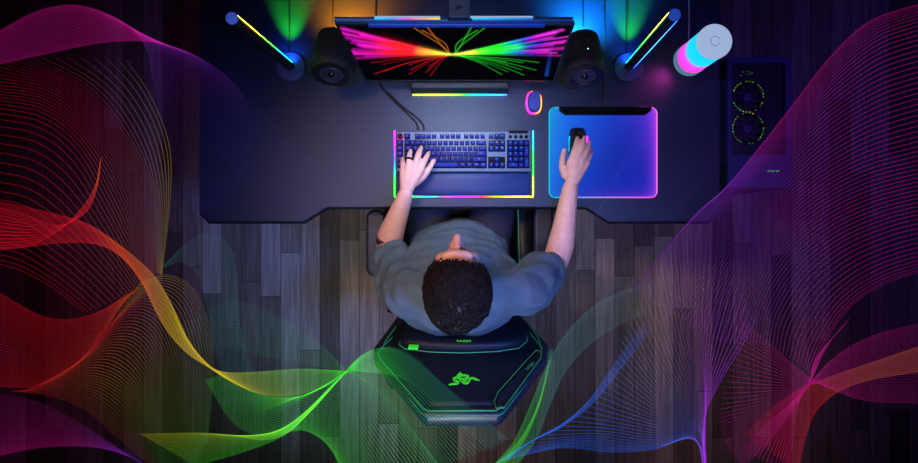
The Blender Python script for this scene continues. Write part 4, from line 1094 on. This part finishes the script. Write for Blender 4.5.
ribbon('magenta overlay lines crossing in a knot at the lower right', [
    G_([(742, 322), (775, 349), (800, 370), (815, 381), (838, 392), (870, 401), (926, 403)], .35, [(0, dim(TM, .3)), (.4, TM), (.6, TM), (1, dim(TM, .4))]),
    G_([(720, 420), (760, 408), (790, 396), (812, 384), (838, 375), (875, 362), (926, 358)], .35, [(0, dim(TM, .25)), (.5, dim(TM, .8)), (1, dim(TM, .3))]),
    G_([(742, 468), (772, 438), (796, 404), (813, 380), (836, 356), (872, 336), (926, 322)], .35, [(0, dim(TM, .4)), (.5, TM), (1, dim(TM, .4))])], 40)
ribbon('magenta overlay drop below the knot at the lower right', [
    G_([(789, 470), (794, 430), (800, 400), (812, 378), (828, 345), (850, 318)], [(0, .005), (1, .33)], [(0, dim(TM, .6)), (.5, TM), (1, dim(TM, .3))]),
    G_([(740, 452), (765, 425), (790, 404), (808, 384), (815, 360), (835, 335)], [(0, .005), (1, .33)], [(0, dim(TM, .3)), (.6, TM), (1, dim(TM, .2))])], 16)
ribbon('orange and red overlay band entering from the right edge', [
    G_([(744, 434), (775, 406), (800, 389), (835, 375), (870, 363), (926, 344)], .5, [(0, dim(TR, .4)), (.4, TR), (.7, dim(TO, .8)), (1, dim(TO, .9))]),
    G_([(798, 472), (806, 435), (818, 409), (842, 390), (875, 379), (926, 371)], .5, [(0, TR), (.4, TR), (.7, dim(TO, .7)), (1, dim(TO, .8))])], 30)
ribbon('very dim indigo overlay veil over the right end of the desk', [
    G_([(636, 128), (665, 100), (700, 84), (735, 80)], .85, [(0, dim(TD, .3)), (1, dim(TD, .9))]),
    G_([(566, 300), (600, 218), (650, 150), (735, 104)], [(0, .86), (1, .86)], [(0, dim(TT, .12)), (.3, dim(TD, .6)), (1, TD)]),
    G_([(632, 292), (665, 235), (705, 180), (740, 150)], [(0, .86), (1, .86)], [(0, dim(TT, .25)), (.4, TD), (1, TD)])], 40)
ribbon('very dim indigo overlay veil over the left end of the desk', [
    G_([(236, 60), (266, 115), (312, 160), (378, 213)], .85, [(0, dim(TD, .3)), (.4, TD), (1, dim(TD, .8))]),
    G_([(203, 125), (226, 160), (262, 195), (303, 226)], .85, [(0, dim(TD, .4)), (1, TD)])], 18)

# ------------------------------------------------------------------ lights
def area(name, loc, target, size, col, e, shape='DISK', spread=180):
    l = bpy.data.lights.new(name, 'AREA'); l.shape = shape; l.size = size; l.color = col; l.energy = e; l.spread = math.radians(spread)
    o = bpy.data.objects.new(name, l); C.objects.link(o); o.location = loc
    o.rotation_euler = (Vector(target) - Vector(loc)).to_track_quat('-Z', 'Y').to_euler(); return o
def spot(name, loc, target, deg, col, e, blend=.8, radius=.02):
    l = bpy.data.lights.new(name, 'SPOT'); l.spot_size = math.radians(deg); l.spot_blend = blend; l.color = col; l.energy = e; l.shadow_soft_size = radius
    o = bpy.data.objects.new(name, l); C.objects.link(o); o.location = loc
    o.rotation_euler = (Vector(target) - Vector(loc)).to_track_quat('-Z', 'Y').to_euler(); return o
spot('ceiling_spot', (-.05, -.5, 3.4), (-.02, -.10, .6), 48, rgb(240, 232, 234), 74, 1.0, .22)
spot('rear_spot', (-.1, -2.0, 2.75), (.0, -.24, .95), 26, rgb(226, 236, 255), 105, 1.0, .15)
area('warm_fill', (-.9, .6, 2.8), (-.05, -.02, 1.0), .4, rgb(255, 205, 170), 1.6, spread=40)  # added unseen fill, warms the face and left forearm
area('blue_ceiling_light', (.9, -.6, 2.9), (0, -.15, .9), .5, rgb(80, 130, 255), 3.4, spread=40)
area('violet_tint_fill_right', (1.8, .2, 2.9), (1.3, .35, .3), .6, rgb(115, 85, 255), 1.5, spread=70)  # added unseen light, tints the case and right floor violet
area('violet_tint_fill_left', (-1.7, .0, 2.9), (-1.3, .0, .3), .6, rgb(150, 50, 200), .6, spread=100)  # added unseen light, tints the left floor purple
p = Vector((0, .49, 1.15)); area('monitor_light_beam', p, p + Vector((0, -.22, -.41)), .35, rgb(190, 215, 255), 2.6, spread=115)
# coloured light thrown back along the desk by the light bars and speakers
for px, py in ((291, 67), (628, 67.5)):
    b = W(px, py, DZ); p = Vector((b.x, b.y + .03, DZ + .055))
    spot('bar_back_light', p, p + Vector((0, .25, -.075)), 52, rgb(40, 255, 40), 26, .9, .008)
    q = Vector((b.x, b.y + .022, DZ + .05)); spot('bar_low_light', q, q + Vector((0, .03, -.05)), 120, rgb(20, 110, 255), .7, .9, .008)
q = Vector((cx - .052, cy - .03, DZ + .075)); spot('lamp_pool', q, q + Vector((-.06, -.05, -.075)), 90, rgb(255, 60, 200), .5, .9, .02)
for px, col in ((333, OR), (583.5, rgb(20, 170, 245))):
    p = W(px + 6, 24, .86); spot('speaker_back_light', p + Vector((0, .03, 0)), p + Vector((.02, .12, -.15)), 130, col, 18, .9, .02)
p = Vector(((-.02), .56, 1.13)); area('monitor_back_glow', p, p + Vector((0, .12, -.3)), .25, rgb(120, 160, 230), .8, spread=140)

w = bpy.data.worlds.new('dark_room'); bpy.context.scene.world = w; w.use_nodes = True
w.node_tree.nodes['Background'].inputs[0].default_value = (*rgb(40, 44, 90), 1)
w.node_tree.nodes['Background'].inputs[1].default_value = .02

# ------------------------------------------------------------------ camera
cd = bpy.data.cameras.new('camera'); cam = bpy.data.objects.new('camera', cd); C.objects.link(cam)
cam.location = (0, 0, CZ); cam.rotation_euler = (0, 0, 0)
cd.sensor_width = 36; cd.lens = 36 * F / 918; cd.clip_start = .01
s = bpy.context.scene; s.camera = cam
s.view_settings.view_transform = 'Standard'; s.view_settings.look = 'None'; s.view_settings.exposure = 0; s.view_settings.gamma = 1
s.view_settings.use_curve_mapping = False
